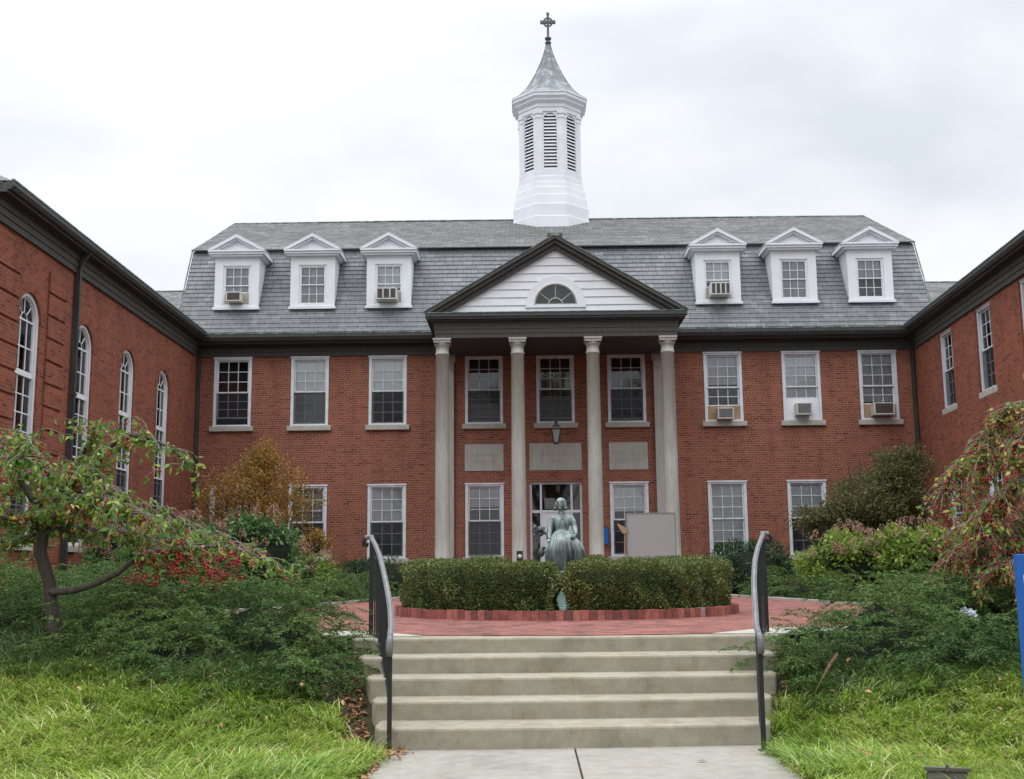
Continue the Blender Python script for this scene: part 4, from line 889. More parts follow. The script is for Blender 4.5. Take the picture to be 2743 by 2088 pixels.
# handrails
def handrail(plan, label, side):
    ax, ay = plan[0]; t = empty('stair_railing', (ax, ay, 0), label, 'railing', 0, 'curved railings flanking the steps')
    Ys = [p[1] for p in plan]; Xs = [p[0] for p in plan]
    def at_(y):
        x = float(np.interp(y, Ys, Xs)); return x-ax, y-ay
    tz = lambda y: .93+.352*(y-9.9); bz = lambda y: .13+.285*(y-9.9)
    y0, y1 = Ys[0], Ys[-1]; n = 24; pts = []
    for k in range(n+1):
        y = y0+(y1-y0)*k/n; x_, y_ = at_(y); pts.append((x_, y_, tz(y)))
    m = MB(); m.rectpath(pts, .050, .018); m.smooth = True
    m.tube([(p[0], p[1], p[2]+.004) for p in pts], .022, 10); m.smooth = False
    z0 = pts[0][2]; m.smooth = True; m.tube([(0, .02, z0+.004), (0, -.02, z0-.004), (0, -.045, z0-.03), (0, -.05, z0-.09), (0, -.045, z0-.15)], [.026, .029, .032, .032, .028], 10); m.smooth = False
    e_ = pts[-1]; m.tube([(e_[0], e_[1], e_[2]), (e_[0], e_[1]+.05, e_[2]+.012), (e_[0]+side*.04, e_[1]+.09, e_[2]+.012), (e_[0]+side*.08, e_[1]+.09, e_[2]+.01)], [.027, .027, .026, .025], 8)
    m.build('handrail', 'rail_gray', t)
    m = MB(); m.tube([(e_[0]+side*.08, e_[1]+.09, e_[2]+.005), (e_[0]+side*.105, e_[1]+.09, e_[2]-.03), (e_[0]+side*.10, e_[1]+.09, e_[2]-.08), (e_[0]+side*.065, e_[1]+.09, e_[2]-.09), (e_[0]+side*.06, e_[1]+.09, e_[2]-.05)], .02, 8); m.build('scroll_end', 'black_metal', t)
    m = MB(); m.rectpath([(*at_(y0+(y1-y0)*k/14), bz(y0+(y1-y0)*k/14)) for k in range(15)], .026, .018); m.build('bottom_rail', 'black_metal', t)
    for y, zb in ((y0, 0.0), (y1, .83)):
        m = MB(); x, q = at_(y); m.box(x-.019, x+.019, q-.019, q+.019, zb, tz(y)-.006); m.box(x-.04, x+.04, q-.04, q+.04, zb, zb+.012); m.build('post', 'black_metal', t)
    for k in range(1, 23):
        y = y0+(y1-y0)*k/23; m = MB(); x, q = at_(y); m.box(x-.0065, x+.0065, q-.0065, q+.0065, bz(y), tz(y)-.004); m.build('baluster', 'black_metal', t)
    return t
handrail([(-1.195, 9.98), (-1.216, 10.235), (-1.278, 10.657), (-1.354, 11.07), (-1.454, 11.56), (-1.551, 12.01), (-1.64, 12.35), (-1.725, 12.62)], 'black iron railing with worn grey handrail on the left side of the steps', -1)
handrail([(1.985, 9.98), (1.997, 10.15), (2.065, 10.5), (2.139, 10.9), (2.22, 11.3), (2.336, 11.8), (2.453, 12.2), (2.60, 12.62)], 'black iron railing with worn grey handrail on the right side of the steps', 1)

# statue -----------------------------------------------------------------
ST = empty('seated_statue', (.56, 18.3, 0), 'green bronze statue of a seated woman in full skirt, flowers in hand, above the hedge', 'statue')
m = MB()
# skirt: lofted rings with folds
def loft(m, rings, n=180, folds=0):
    rr_ = []
    for i in range(len(rings)-1):
        a, b, c, d = rings[max(0, i-1)], rings[i], rings[i+1], rings[min(len(rings)-1, i+2)]
        for q in range(4):
            u = q/4; rr_.append([.5*((2*b[j])+(c[j]-a[j])*u+(2*a[j]-5*b[j]+4*c[j]-d[j])*u*u+(3*b[j]-a[j]-3*c[j]+d[j])*u**3) for j in range(6)])
    rings = rr_+[rings[-1]]
    vs = []; k = len(rings)
    for (cx, cy, z, rx_, ry_, am_) in rings:
        for i in range(n):
            a = 2*math.pi*i/n
            f = 1+am_*((1-2*abs(math.sin(a*8.5+math.sin(a*3+z*2)*1.3+z*1.5))**.8)*.8+math.sin(a*27+2+math.cos(a*2)+z*3)*.45)
            vs.append((cx+rx_*math.cos(a)*f, cy+ry_*math.sin(a)*f, z))
    fs = [(j*n+i, j*n+(i+1) % n, (j+1)*n+(i+1) % n, (j+1)*n+i) for j in range(k-1) for i in range(n)]+[tuple(range(n))[::-1], tuple((k-1)*n+i for i in range(n))]
    m.add(vs, fs)
sk = [(0.02, .02, 1.49, .22, .22, .10), (.03, .0, 1.53, .265, .26, .12), (.04, -.02, 1.62, .292, .30, .10), (.045, -.03, 1.74, .312, .33, .085), (.04, -.04, 1.84, .300, .34, .075), (.03, -.03, 1.94, .258, .32, .07), (.01, .0, 2.02, .205, .26, .06), (0, .04, 2.09, .15, .17, .045), (0, .05, 2.13, .105, .10, .015), (0, .05, 2.16, .10, .09, .0)]
loft(m, sk)
bod = [(0, .05, 2.12, .10, .09, 0), (0, .05, 2.17, .108, .092, 0), (0, .05, 2.24, .138, .105, 0), (0, .055, 2.30, .158, .10, 0), (0, .06, 2.345, .162, .085, 0), (0, .06, 2.375, .125, .07, 0), (-.005, .055, 2.395, .062, .055, 0), (-.008, .05, 2.43, .047, .047, 0), (-.012, .045, 2.48, .047, .047, 0)]
loft(m, bod, 40)
# head, tilted up to the left
def ell(m, c, r, n=20, k=14, rot=None):
    vs = []; 
    for j in range(k+1):
        t = math.pi*j/k
        for i in range(n):
            a = 2*math.pi*i/n; p = Vector((r[0]*math.sin(t)*math.cos(a), r[1]*math.sin(t)*math.sin(a), r[2]*math.cos(t)))
            if rot: p = rot @ p
            vs.append(Vector(c)+p)
    m.add(vs, [(j*n+i, j*n+(i+1) % n, (j+1)*n+(i+1) % n, (j+1)*n+i) for j in range(k) for i in range(n)])
Rt = Matrix.Rotation(R(-14), 3, 'X') @ Matrix.Rotation(R(18), 3, 'Z').transposed()
hc = Vector((-.02, .035, 2.555))
HR = Matrix.Rotation(R(-14), 3, 'Z') @ Matrix.Rotation(R(-10), 3, 'X')
HS = 1.2
def hp(x, y, z): return hc+HR @ (Vector((x, y, z))*HS)
_ell = ell
def ellh(m, c, r, rot=None): _ell(m, c, tuple(q*HS for q in r), rot=rot)
ellh(m, hc, (.058, .068, .082), rot=HR)
ellh(m, hp(0, .026, .026), (.073, .070, .070), rot=HR)      # hair cap
ellh(m, hp(0, .045, -.02), (.066, .048, .066), rot=HR)
for s in (-1, 1):
    ellh(m, hp(s*.060, .020, -.020), (.022, .042, .055), rot=HR); ellh(m, hp(s*.070, .010, -.060), (.026, .034, .026), rot=HR)
    ellh(m, hp(s*.022, -.060, .010), (.011, .008, .006), rot=HR); m.tube([hp(s*.008, -.069, .026), hp(s*.024, -.067, .030), hp(s*.040, -.058, .024)], [.005, .006, .004], 6)
m.tube([hp(0, -.066, .022), hp(0, -.078, -.004), hp(0, -.083, -.012), hp(0, -.07, -.020)], [.006, .009, .011, .006], 8)
m.tube([hp(-.018, -.064, -.036), hp(0, -.070, -.034), hp(.018, -.064, -.036)], [.004, .007, .004], 6); m.tube([hp(-.015, -.064, -.043), hp(0, -.069, -.044), hp(.015, -.064, -.043)], [.004, .007, .004], 6)
ellh(m, hp(0, -.050, -.066), (.022, .018, .014), rot=HR)
# collar, bodice edge
for k in range(20):
    a, b = 2*math.pi*k/20, 2*math.pi*(k+1)/20; m.tube([(.058*math.cos(a)-.005, .055+.054*math.sin(a), 2.405), (.058*math.cos(b)-.005, .055+.054*math.sin(b), 2.405)], .009, 5)
m.tube([(0, -.005, 2.40), (-.01, -.045, 2.33), (-.035, -.055, 2.26), (-.075, -.042, 2.19)], .008, 6); m.tube([(0, -.005, 2.40), (.012, -.045, 2.33), (.05, -.052, 2.26), (.095, -.035, 2.20)], .008, 6)
# arms
m.tube([(-.145, .06, 2.345), (-.175, .05, 2.27), (-.195, .03, 2.18), (-.205, .0, 2.10), (-.215, -.03, 2.04), (-.22, -.05, 2.0)], [.045, .050, .047, .043, .040, .045], 12)
ell(m, (-.150, .06, 2.325), (.045, .055, .045)); ell(m, (.150, .06, 2.325), (.045, .055, .045))
m.tube([(.145, .06, 2.345), (.178, .04, 2.27), (.195, .02, 2.19), (.205, -.03, 2.13), (.215, -.10, 2.09), (.20, -.17, 2.065)], [.045, .050, .047, .040, .034, .026], 12)
# hands: palm and fingers
ell(m, (.19, -.195, 2.055), (.024, .034, .013)); ell(m, (-.222, -.07, 1.985), (.020, .020, .030))
for k in range(4):
    x = .172+.013*k; m.tube([(x, -.215, 2.057), (x-.004, -.24-.003*(k in (1, 2)), 2.055), (x-.008, -.25, 2.037)], [.007, .0065, .005], 6)
    m.tube([(-.238+.011*k, -.085, 1.985), (-.240+.011*k, -.10, 1.965), (-.236+.011*k, -.088, 1.945)], [.007, .0065, .005], 6)
m.tube([(.17, -.185, 2.06), (.155, -.205, 2.055), (.155, -.225, 2.045)], [.008, .007, .006], 6); m.tube([(-.205, -.08, 1.99), (-.195, -.10, 1.98), (-.2, -.105, 1.96)], [.008, .007, .006], 6)
body = m.build('figure', 'verdigris', ST, uv=False)
md = body.modifiers.new('remesh', 'REMESH'); md.mode = 'VOXEL'; md.voxel_size = .0052; md.use_smooth_shade = True
m = MB(); q = Matrix.Rotation(R(-20), 4, 'X')
m.box(.12, .215, -.29, -.20, 2.005, 2.03); m.build('book', 'verdigris', ST, bevel=.003)
# bouquet held out to the left
m = MB(); bc = Vector((-.36, -.02, 2.12)); hd = Vector((-.228, -.085, 1.97))
rb = random.Random(3)
for k in range(26):
    e_ = bc+Vector((rb.uniform(-.09, .05), rb.uniform(-.06, .06), rb.uniform(-.06, .08))); mid_ = (hd+Vector((-.01, 0, .10)))*.55+e_*.45
    if k % 2 == 0: m.tube([hd, hd+Vector((-.008, 0, .09)), mid_, e_], [.006, .005, .004, .003], 5)
    ell(m, e_, (.046, .010, .018), 8, 6, rot=Matrix.Rotation(rb.uniform(-1, 1), 3, 'Y') @ Matrix.Rotation(rb.uniform(-1, 1), 3, 'Z'))
m.build('bouquet', 'bronze_dark', ST)
m = MB(); ell(m, (-.335, .06, 1.79), (.05, .06, .075), 14, 10); ell(m, (-.30, .05, 1.86), (.03, .035, .03), 10, 8); m.build('bundle', 'bronze_dark', ST)
m = MB(); m.box(-.30, .30, -.28, .30, 1.455, 1.497); m.box(-.26, .24, -.20, .22, 1.40, 1.454); m.build('plinth', 'verdigris', ST, bevel=.008)
PD = empty('statue_pedestal', (.56, 18.3, .83), 'pale green pedestal under the statue seen through the gap in the hedge', 'pedestal')
m = MB(); m.box(-.24, .22, -.18, .2, .0, .10); m.box(-.19, .17, -.13, .15, .101, .50); m.box(-.23, .21, -.17, .19, .501, .568); m.build('pedestal_block', 'verdi_stone', PD, bevel=.01)

# ================================================================== VEGETATION
# boxwood hedge: two halves of a clipped ring
def hedge(name, a0, a1, label, nleaf, seed):
    t = empty(name, (PC[0], PC[1], .83), label, 'hedge', 0, 'clipped boxwood halves of the round bed')
    r0, r1, h = 1.55, 2.56, .78
    rg_ = np.random.default_rng(seed)
    def lump(a, z): return .045*np.sin(a*17+z*9)+.035*np.sin(a*41+3*z)+.03*np.sin(z*14+a*7)
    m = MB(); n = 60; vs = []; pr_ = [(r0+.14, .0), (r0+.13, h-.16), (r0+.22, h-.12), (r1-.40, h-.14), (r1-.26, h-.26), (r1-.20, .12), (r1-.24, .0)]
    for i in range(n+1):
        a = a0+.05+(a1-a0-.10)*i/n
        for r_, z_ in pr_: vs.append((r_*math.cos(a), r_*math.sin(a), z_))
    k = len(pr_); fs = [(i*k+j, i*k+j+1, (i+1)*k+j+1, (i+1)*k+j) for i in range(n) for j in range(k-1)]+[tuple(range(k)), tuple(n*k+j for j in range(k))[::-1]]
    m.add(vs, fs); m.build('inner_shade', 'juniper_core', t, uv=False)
    # shell points: outer face, top, inner face, ends
    parts = []
    def put(nn, kind):
        a = a0+(a1-a0)*rg_.random(nn); u = rg_.random(nn)
        if kind == 'out': z = .03+(h-.03)*u; r_ = r1-.05*np.maximum(0, (z-h+.12)/.12)**2-.06*(1-z/h)**3; nr = np.stack([np.cos(a), np.sin(a), .25*np.ones(nn)], 1)
        elif kind == 'in': z = .1+(h-.1)*u; r_ = np.full(nn, r0); nr = np.stack([-np.cos(a), -np.sin(a), .2*np.ones(nn)], 1)
        elif kind == 'top': r_ = r0+(r1-r0)*u; z = np.full(nn, h)-.07*(2*u-1)**8; nr = np.stack([.2*np.cos(a), .2*np.sin(a), np.ones(nn)], 1)
        else:
            a = np.where(rg_.random(nn) < .5, a0, a1); r_ = r0+(r1-r0)*rg_.random(nn); z = .05+(h-.05)*u; sg = np.where(a == a0, 1, -1); nr = np.stack([np.sin(a)*sg, -np.cos(a)*sg, .1*np.ones(nn)], 1)
        d = lump(a, z)-.10*rg_.random(nn)**1.5
        p = np.stack([r_*np.cos(a), r_*np.sin(a), z], 1)+unit(nr)*d[:, None]
        parts.append((p, nr))
    put(int(nleaf*.46), 'out'); put(int(nleaf*.36), 'top'); put(int(nleaf*.06), 'in'); put(int(nleaf*.12), 'end')
    P = np.concatenate([p for p, _ in parts]); Nn = np.concatenate([q for _, q in parts]); nn = len(P)
    D = unit(unit(Nn)+rg_.normal(size=(nn, 3))*.75); D[:, 2] += .25
    leaves('foliage', P, D, .024+.016*rg_.random(nn), .015+.008*rg_.random(nn), 'box', t)
ga = math.atan2(-2.5, -.17)
hedge('boxwood_hedge', ga+.045, R(90)+math.pi*2*1-0, 'x', 10, 1) if False else None
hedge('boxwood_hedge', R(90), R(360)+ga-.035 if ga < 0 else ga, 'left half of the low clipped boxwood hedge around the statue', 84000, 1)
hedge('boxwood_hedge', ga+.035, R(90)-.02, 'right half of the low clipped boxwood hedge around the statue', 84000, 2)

# spreading junipers ------------------------------------------------------
def sprays(name, P, az, el, L, mat, parent=None, per=16, wid=.012, nl=.055, seed=0):
    """feathery shoots: small scale leaves along an arching axis"""
    r_ = np.random.default_rng(seed); n = len(P); t = (np.arange(per)+.3)/per
    T = np.tile(t, n)+r_.uniform(-.04, .04, n*per); Pi = np.repeat(P, per, 0); A = np.repeat(az, per); E_ = np.repeat(el, per); LL_ = np.repeat(L, per)
    e = E_-T*.7; ax = np.stack([np.cos(A)*np.cos(E_-T*.35), np.sin(A)*np.cos(E_-T*.35), np.sin(E_-T*.35)], 1); pos = Pi+ax*(LL_*T)[:, None]
    dirv = np.stack([np.cos(A)*np.cos(e), np.sin(A)*np.cos(e), np.sin(e)], 1)
    side_ = np.stack([-np.sin(A), np.cos(A), np.zeros(n*per)], 1)*np.where(r_.random(n*per) < .5, 1, -1)[:, None]
    D = dirv*.8+side_*.7+r_.normal(size=(n*per, 3))*.3
    taper = (1.15-T)
    return leaves(name, pos, D, nl*taper*(.7+.6*r_.random(n*per)), wid*(.7+.6*r_.random(n*per)), mat, parent)
def mound_h(x, y, c):
    h = np.zeros_like(x)
    for (cx, cy, rx_, ry_, hh) in c:
        d = ((x-cx)/rx_)**2+((y-cy)/ry_)**2; h = np.maximum(h, hh*np.sqrt(np.maximum(0, 1-d)))
    rr = np.hypot(x-PC[0], y-PC[1]); h = h*np.clip((rr-6.2)/.4, 0, 1)      # nothing grows on the paving
    hw_ = np.where(y < 28.5, 5.1-(y-22)*.208, 3.8); inp = (y > 21.5) & (np.abs(x-.85) < hw_+.2)
    return np.where(inp, 0, h)
def juniper_bed(label, blobs, density, seed, mat='juniper', core=.58, spray=(.22, .44), name='juniper_shrubs', cat='junipers', nl=.075, wid=.0135):
    r_ = np.random.default_rng(seed)
    t = empty(name, (0, 0, 0), label, cat); t['kind'] = 'stuff'
    # dark inner mass
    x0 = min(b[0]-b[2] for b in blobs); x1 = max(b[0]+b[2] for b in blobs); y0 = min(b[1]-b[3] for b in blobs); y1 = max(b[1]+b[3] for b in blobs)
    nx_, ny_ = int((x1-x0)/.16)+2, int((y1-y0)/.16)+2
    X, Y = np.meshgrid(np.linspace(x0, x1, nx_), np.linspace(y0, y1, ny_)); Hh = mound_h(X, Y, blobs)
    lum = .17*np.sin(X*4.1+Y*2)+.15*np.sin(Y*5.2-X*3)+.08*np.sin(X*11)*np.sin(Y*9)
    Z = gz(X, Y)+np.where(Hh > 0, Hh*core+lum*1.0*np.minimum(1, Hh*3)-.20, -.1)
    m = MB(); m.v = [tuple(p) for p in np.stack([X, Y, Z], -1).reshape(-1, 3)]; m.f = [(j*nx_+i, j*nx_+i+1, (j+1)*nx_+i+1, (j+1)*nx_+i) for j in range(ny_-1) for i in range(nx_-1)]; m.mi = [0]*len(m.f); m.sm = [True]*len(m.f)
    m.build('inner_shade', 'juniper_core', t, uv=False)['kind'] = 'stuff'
    area = (x1-x0)*(y1-y0); n = int(area*density); x = r_.uniform(x0, x1, n); y = r_.uniform(y0, y1, n); h = mound_h(x, y, blobs); k = h > .03; x, y, h = x[k], y[k], h[k]; n = len(x)
    lum = .17*np.sin(x*4.1+y*2)+.15*np.sin(y*5.2-x*3)+.08*np.sin(x*11)*np.sin(y*9)
    dep = r_.random(n)**1.2*.62
    z = gz(x, y)+h*(1-dep*.9)+lum*np.minimum(1, h*3)-.16
    e = .15; gx = (mound_h(x+e, y, blobs)-mound_h(x-e, y, blobs))/(2*e); gy = (mound_h(x, y+e, blobs)-mound_h(x, y-e, blobs))/(2*e)
    # horizontally layered, growing outward
    az = np.arctan2(-gy, -gx)+r_.normal(size=n)*.9; az = np.where(np.hypot(gx, gy) < .05, r_.uniform(-3.14, 3.14, n), az)
    el = R(34)-np.minimum(1, np.hypot(gx, gy))*R(18)+r_.normal(size=n)*.30
    # each branch is an arching frond with flat side sprays
    L_ = r_.uniform(*spray, n)*1.45; ns = 16; tt = np.tile((np.arange(ns)+1.5)/(ns+.5), n)+r_.uniform(-.02, .02, n*ns)
    A = np.repeat(az, ns); E0 = np.repeat(el, ns); LL2 = np.repeat(L_, ns); P0 = np.repeat(np.stack([x, y, z], 1), ns, 0)
    em = E0-tt*.5; pos = P0+np.stack([np.cos(A)*np.cos(em), np.sin(A)*np.cos(em), np.sin(em)], 1)*(LL2*tt)[:, None]
    sgn = np.tile(np.where(np.arange(ns) % 2 == 0, 1, -1), n); a2 = A+sgn*(.75-.45*tt)+r_.normal(size=n*ns)*.2; e2 = (E0-tt*.9)*.6+.10+r_.normal(size=n*ns)*.13
    o = sprays('foliage', pos, a2, e2, LL2*.36*(1.15-.6*tt), mat, t, per=11, nl=nl*.66, wid=wid*.68, seed=seed+1); o['kind'] = 'stuff'
    return t
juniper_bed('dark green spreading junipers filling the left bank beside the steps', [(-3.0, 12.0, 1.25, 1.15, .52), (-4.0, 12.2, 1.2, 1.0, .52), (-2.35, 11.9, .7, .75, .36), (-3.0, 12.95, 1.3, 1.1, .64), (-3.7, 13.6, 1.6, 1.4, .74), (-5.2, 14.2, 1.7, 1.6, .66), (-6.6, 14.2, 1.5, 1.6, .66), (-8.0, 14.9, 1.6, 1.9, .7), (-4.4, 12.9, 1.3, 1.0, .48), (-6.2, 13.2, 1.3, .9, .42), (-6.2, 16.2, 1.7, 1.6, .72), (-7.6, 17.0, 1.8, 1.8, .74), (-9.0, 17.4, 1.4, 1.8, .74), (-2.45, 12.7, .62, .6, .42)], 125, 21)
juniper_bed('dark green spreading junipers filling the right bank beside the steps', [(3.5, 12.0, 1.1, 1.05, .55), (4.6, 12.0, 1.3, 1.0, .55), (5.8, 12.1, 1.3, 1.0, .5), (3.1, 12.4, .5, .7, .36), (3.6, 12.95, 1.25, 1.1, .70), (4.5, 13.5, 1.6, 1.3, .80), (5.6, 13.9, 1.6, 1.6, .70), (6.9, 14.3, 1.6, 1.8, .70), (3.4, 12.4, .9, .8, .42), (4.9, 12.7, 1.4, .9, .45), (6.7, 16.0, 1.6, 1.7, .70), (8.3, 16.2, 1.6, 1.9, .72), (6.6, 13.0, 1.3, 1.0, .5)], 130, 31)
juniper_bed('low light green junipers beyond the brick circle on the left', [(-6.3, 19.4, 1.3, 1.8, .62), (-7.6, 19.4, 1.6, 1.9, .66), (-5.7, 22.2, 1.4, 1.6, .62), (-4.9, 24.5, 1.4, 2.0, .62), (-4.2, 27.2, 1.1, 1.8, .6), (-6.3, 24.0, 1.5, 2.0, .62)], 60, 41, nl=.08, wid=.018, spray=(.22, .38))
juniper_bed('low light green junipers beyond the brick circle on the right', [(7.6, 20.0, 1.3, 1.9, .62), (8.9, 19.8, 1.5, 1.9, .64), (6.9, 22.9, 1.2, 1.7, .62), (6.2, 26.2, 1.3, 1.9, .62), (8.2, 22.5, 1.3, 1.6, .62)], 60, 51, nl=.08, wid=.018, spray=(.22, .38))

# generic leafy clump clouds ---------------------------------------------
def cloud(c, rad, ncl, rcl, n, r_, flat=.75, bias=.5, zmin=None):
    c = np.array(c, float); rad = np.array(rad, float)
    q = r_.normal(size=(ncl, 3)); q = unit(q)*(r_.random((ncl, 1))**bias); cc = c+q*rad*(1-rcl/max(rad)*.6)
    if zmin is not None: cc[:, 2] = np.maximum(cc[:, 2], zmin)
    idx = r_.integers(0, ncl, n); s = unit(r_.normal(size=(n, 3))); rr = rcl*(.55+.75*((idx*7919) % 97)/97)
    sh = r_.random(n)**.4; P = cc[idx]+s*(rr*sh)[:, None]*np.array([1, 1, flat])
    return P, s
def yew(loc, rad, label, seed, n=9000):
    r_ = np.random.default_rng(seed); t = empty('yew_shrub', loc, label, 'shrub')
    P, s = cloud((0, 0, rad[2]*.55), rad, 60, .28, n, r_, .8, .45, .05); k = P[:, 2] > 0; P, s = P[k], s[k]; nn = len(P)
    leaves('foliage', P, s+r_.normal(size=(nn, 3))*.5+np.array([0, 0, .4]), .10+.06*r_.random(nn), .028, 'yew', t)
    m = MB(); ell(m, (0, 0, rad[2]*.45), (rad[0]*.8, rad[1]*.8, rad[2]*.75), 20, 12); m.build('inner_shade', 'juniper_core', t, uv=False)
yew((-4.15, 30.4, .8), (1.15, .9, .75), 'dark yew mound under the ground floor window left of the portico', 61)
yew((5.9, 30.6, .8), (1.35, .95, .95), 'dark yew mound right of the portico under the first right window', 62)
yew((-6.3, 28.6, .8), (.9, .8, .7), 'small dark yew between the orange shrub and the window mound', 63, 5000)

def stems(m, base, ends, r0, r1, rnd, seg=5, wob=.06):
    for e_ in ends:
        b = Vector(base)+Vector((rnd.uniform(-.1, .1), rnd.uniform(-.1, .1), 0)); e_ = Vector(e_); pts = []
        for k in range(seg+1):
            t_ = k/seg; p = b.lerp(e_, t_); p.z += .25*(e_-b).length*.3*math.sin(t_*math.pi*.5)*(1-t_); p += Vector((rnd.uniform(-wob, wob), rnd.uniform(-wob, wob), rnd.uniform(-wob, wob)))*(t_*(1.2-t_)*2)
            pts.append(p)
        m.tube(pts, [r0+(r1-r0)*k/seg for k in range(seg+1)], 5)
# orange shrub tree by the left corner
r_ = np.random.default_rng(71); rn = random.Random(71)
T = empty('orange_serviceberry', (-7.2, 31.0, .8), 'multi-stemmed small tree in orange autumn leaf before the left facade', 'tree')
P1, s1 = cloud((-.25, 0, 2.6), (2.0, 1.1, 1.3), 230, .44, 10500, r_, .6, .42)
P2, s2 = cloud((.0, 0, 3.7), (.8, .6, .8), 40, .32, 3000, r_, .7, .5)
P3, s3 = cloud((1.4, 0, 1.0), (.55, .5, .9), 18, .28, 3400, r_, .7, .5)
P4, s4 = cloud((-1.7, -.1, 1.1), (.6, .5, .9), 20, .28, 3400, r_, .7, .5)
P = np.concatenate([P1, P2, P3, P4]); s = np.concatenate([s1, s2, s3, s4]); nn = len(P)
leaves('crown', P, s*.6+r_.normal(size=(nn, 3)), .055+.03*r_.random(nn), .03+.015*r_.random(nn), 'orange', T)
m = MB(); stems(m, (0, 0, 0), [(rn.uniform(-1.7, 1.2), rn.uniform(-.6, .6), rn.uniform(2.0, 3.7)) for _ in range(16)]+[(0, 0, 4.2), (1.3, 0, 1.6), (-1.6, 0, 1.9)], .035, .008, rn, 7); m.build('trunk', 'dark_twig', T, uv=False)
# dark tree by the right corner
r_ = np.random.default_rng(81); rn = random.Random(81)
T = empty('dark_crabapple_tree', (9.0, 30.2, .8), 'small dark olive-leaved tree before the right end of the facade', 'tree')
P1, s1 = cloud((.25, 0, 2.35), (1.65, 1.1, 1.15), 130, .40, 21000, r_, .6, .40)
P2, s2 = cloud((.95, 0, 3.25), (.95, .8, .85), 45, .34, 6500, r_, .7, .45)
P3, s3 = cloud((-1.25, 0, 1.9), (.8, .7, .6), 30, .32, 3600, r_, .6, .45)
P = np.concatenate([P1, P2, P3]); s = np.concatenate([s1, s2, s3]); nn = len(P)
leaves('crown', P, s*.6+r_.normal(size=(nn, 3)), .065+.03*r_.random(nn), .032+.012*r_.random(nn), 'olive', T)
m = MB(); stems(m, (0, 0, 0), [(rn.uniform(-1.5, 1.6), rn.uniform(-.6, .6), rn.uniform(2.0, 3.6)) for _ in range(16)], .05, .009, rn, 7); m.build('trunk', 'dark_twig', T, uv=False)

# hydrangeas
def hydrangea(loc, rad, label, seed, n, mat, npan, pz=.3):
    r_ = np.random.default_rng(seed); rn = random.Random(seed); t = empty('hydrangea_bush', loc, label, 'hydrangea', 0, 'faded panicle hydrangeas')
    P, s = cloud((0, 0, rad[2]*.9), rad, 70, .28, n, r_, .85, .4, .1); k = P[:, 2] > .05; P, s = P[k], s[k]; nn = len(P)
    D = s*.8+r_.normal(size=(nn, 3))*.5; D[:, 2] -= .15
    leaves('foliage', P, D, .10+.05*r_.random(nn), .05+.025*r_.random(nn), mat, t)
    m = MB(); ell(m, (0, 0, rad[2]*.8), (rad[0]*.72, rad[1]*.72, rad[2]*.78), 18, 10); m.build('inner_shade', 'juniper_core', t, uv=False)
    m = MB(); stems(m, (0, 0, 0), [(rn.uniform(-.8, .8)*rad[0], rn.uniform(-.8, .8)*rad[1], rad[2]*1.6) for _ in range(9)], .018, .006, rn); m.build('stem', 'dark_twig', t, uv=False)
    # cone-shaped flower heads
    a = r_.uniform(0, 2*math.pi, npan); el_ = np.arcsin(r_.uniform(.15, 1, npan)); a = np.where(r_.random(npan) < .6, r_.uniform(math.pi, 2*math.pi, npan), a)
    B = np.stack([rad[0]*.98*np.cos(a)*np.cos(el_), rad[1]*.98*np.sin(a)*np.cos(el_), rad[2]*.9+rad[2]*.98*np.sin(el_)], 1)
    per = 46; tt = r_.random((npan, per)); rad_ = .062*(1-tt)**.7+.008; th = r_.uniform(0, 2*math.pi, (npan, per)); hgt = .19*r_.uniform(.75, 1.2, npan)
    ln = r_.normal(size=(npan, 2))*.25
    PP = np.stack([B[:, None, 0]+rad_*np.cos(th)+ln[:, None, 0]*tt*.2, B[:, None, 1]+rad_*np.sin(th)+ln[:, None, 1]*tt*.2, B[:, None, 2]+tt*hgt[:, None]], -1).reshape(-1, 3)
    DD = np.stack([np.cos(th), np.sin(th), .4*np.ones_like(th)], -1).reshape(-1, 3)+r_.normal(size=(npan*per, 3))*.4
    leaves('panicles', PP, DD, .026, .024, 'petal', t)
hydrangea((-5.9, 25.0, .8), (1.05, .9, 1.10), 'large deep green hydrangea with few pinkish heads before the left facade', 91, 7500, 'hyd_l', 26)
hydrangea((-7.3, 24.6, .8), (1.05, .9, 1.0), 'broad hydrangea with pinkish heads left of the deep green one', 92, 6000, 'hyd_l', 60)
hydrangea((-8.6, 24.2, .8), (.95, .9, .92), 'leftmost hydrangea covered with faded pink heads beneath the arched windows', 93, 5500, 'hyd_l', 80)
hydrangea((-5.0, 26.4, .8), (.55, .6, .62), 'small hydrangea with tan heads at the right end of the left group', 94, 2600, 'hyd', 24)
hydrangea((6.6, 24.0, .8), (.95, .9, .80), 'yellow-green hydrangea with upright tan heads nearest the right railing', 95, 8500, 'hyd', 42)
hydrangea((7.9, 23.6, .8), (.95, .9, .84), 'yellow-green hydrangea with tan heads in the middle of the right group', 96, 8500, 'hyd', 42)
hydrangea((9.1, 23.4, .8), (.9, .9, .8), 'yellow-green hydrangea behind the red-berried tree on the right', 97, 5000, 'hyd', 30)

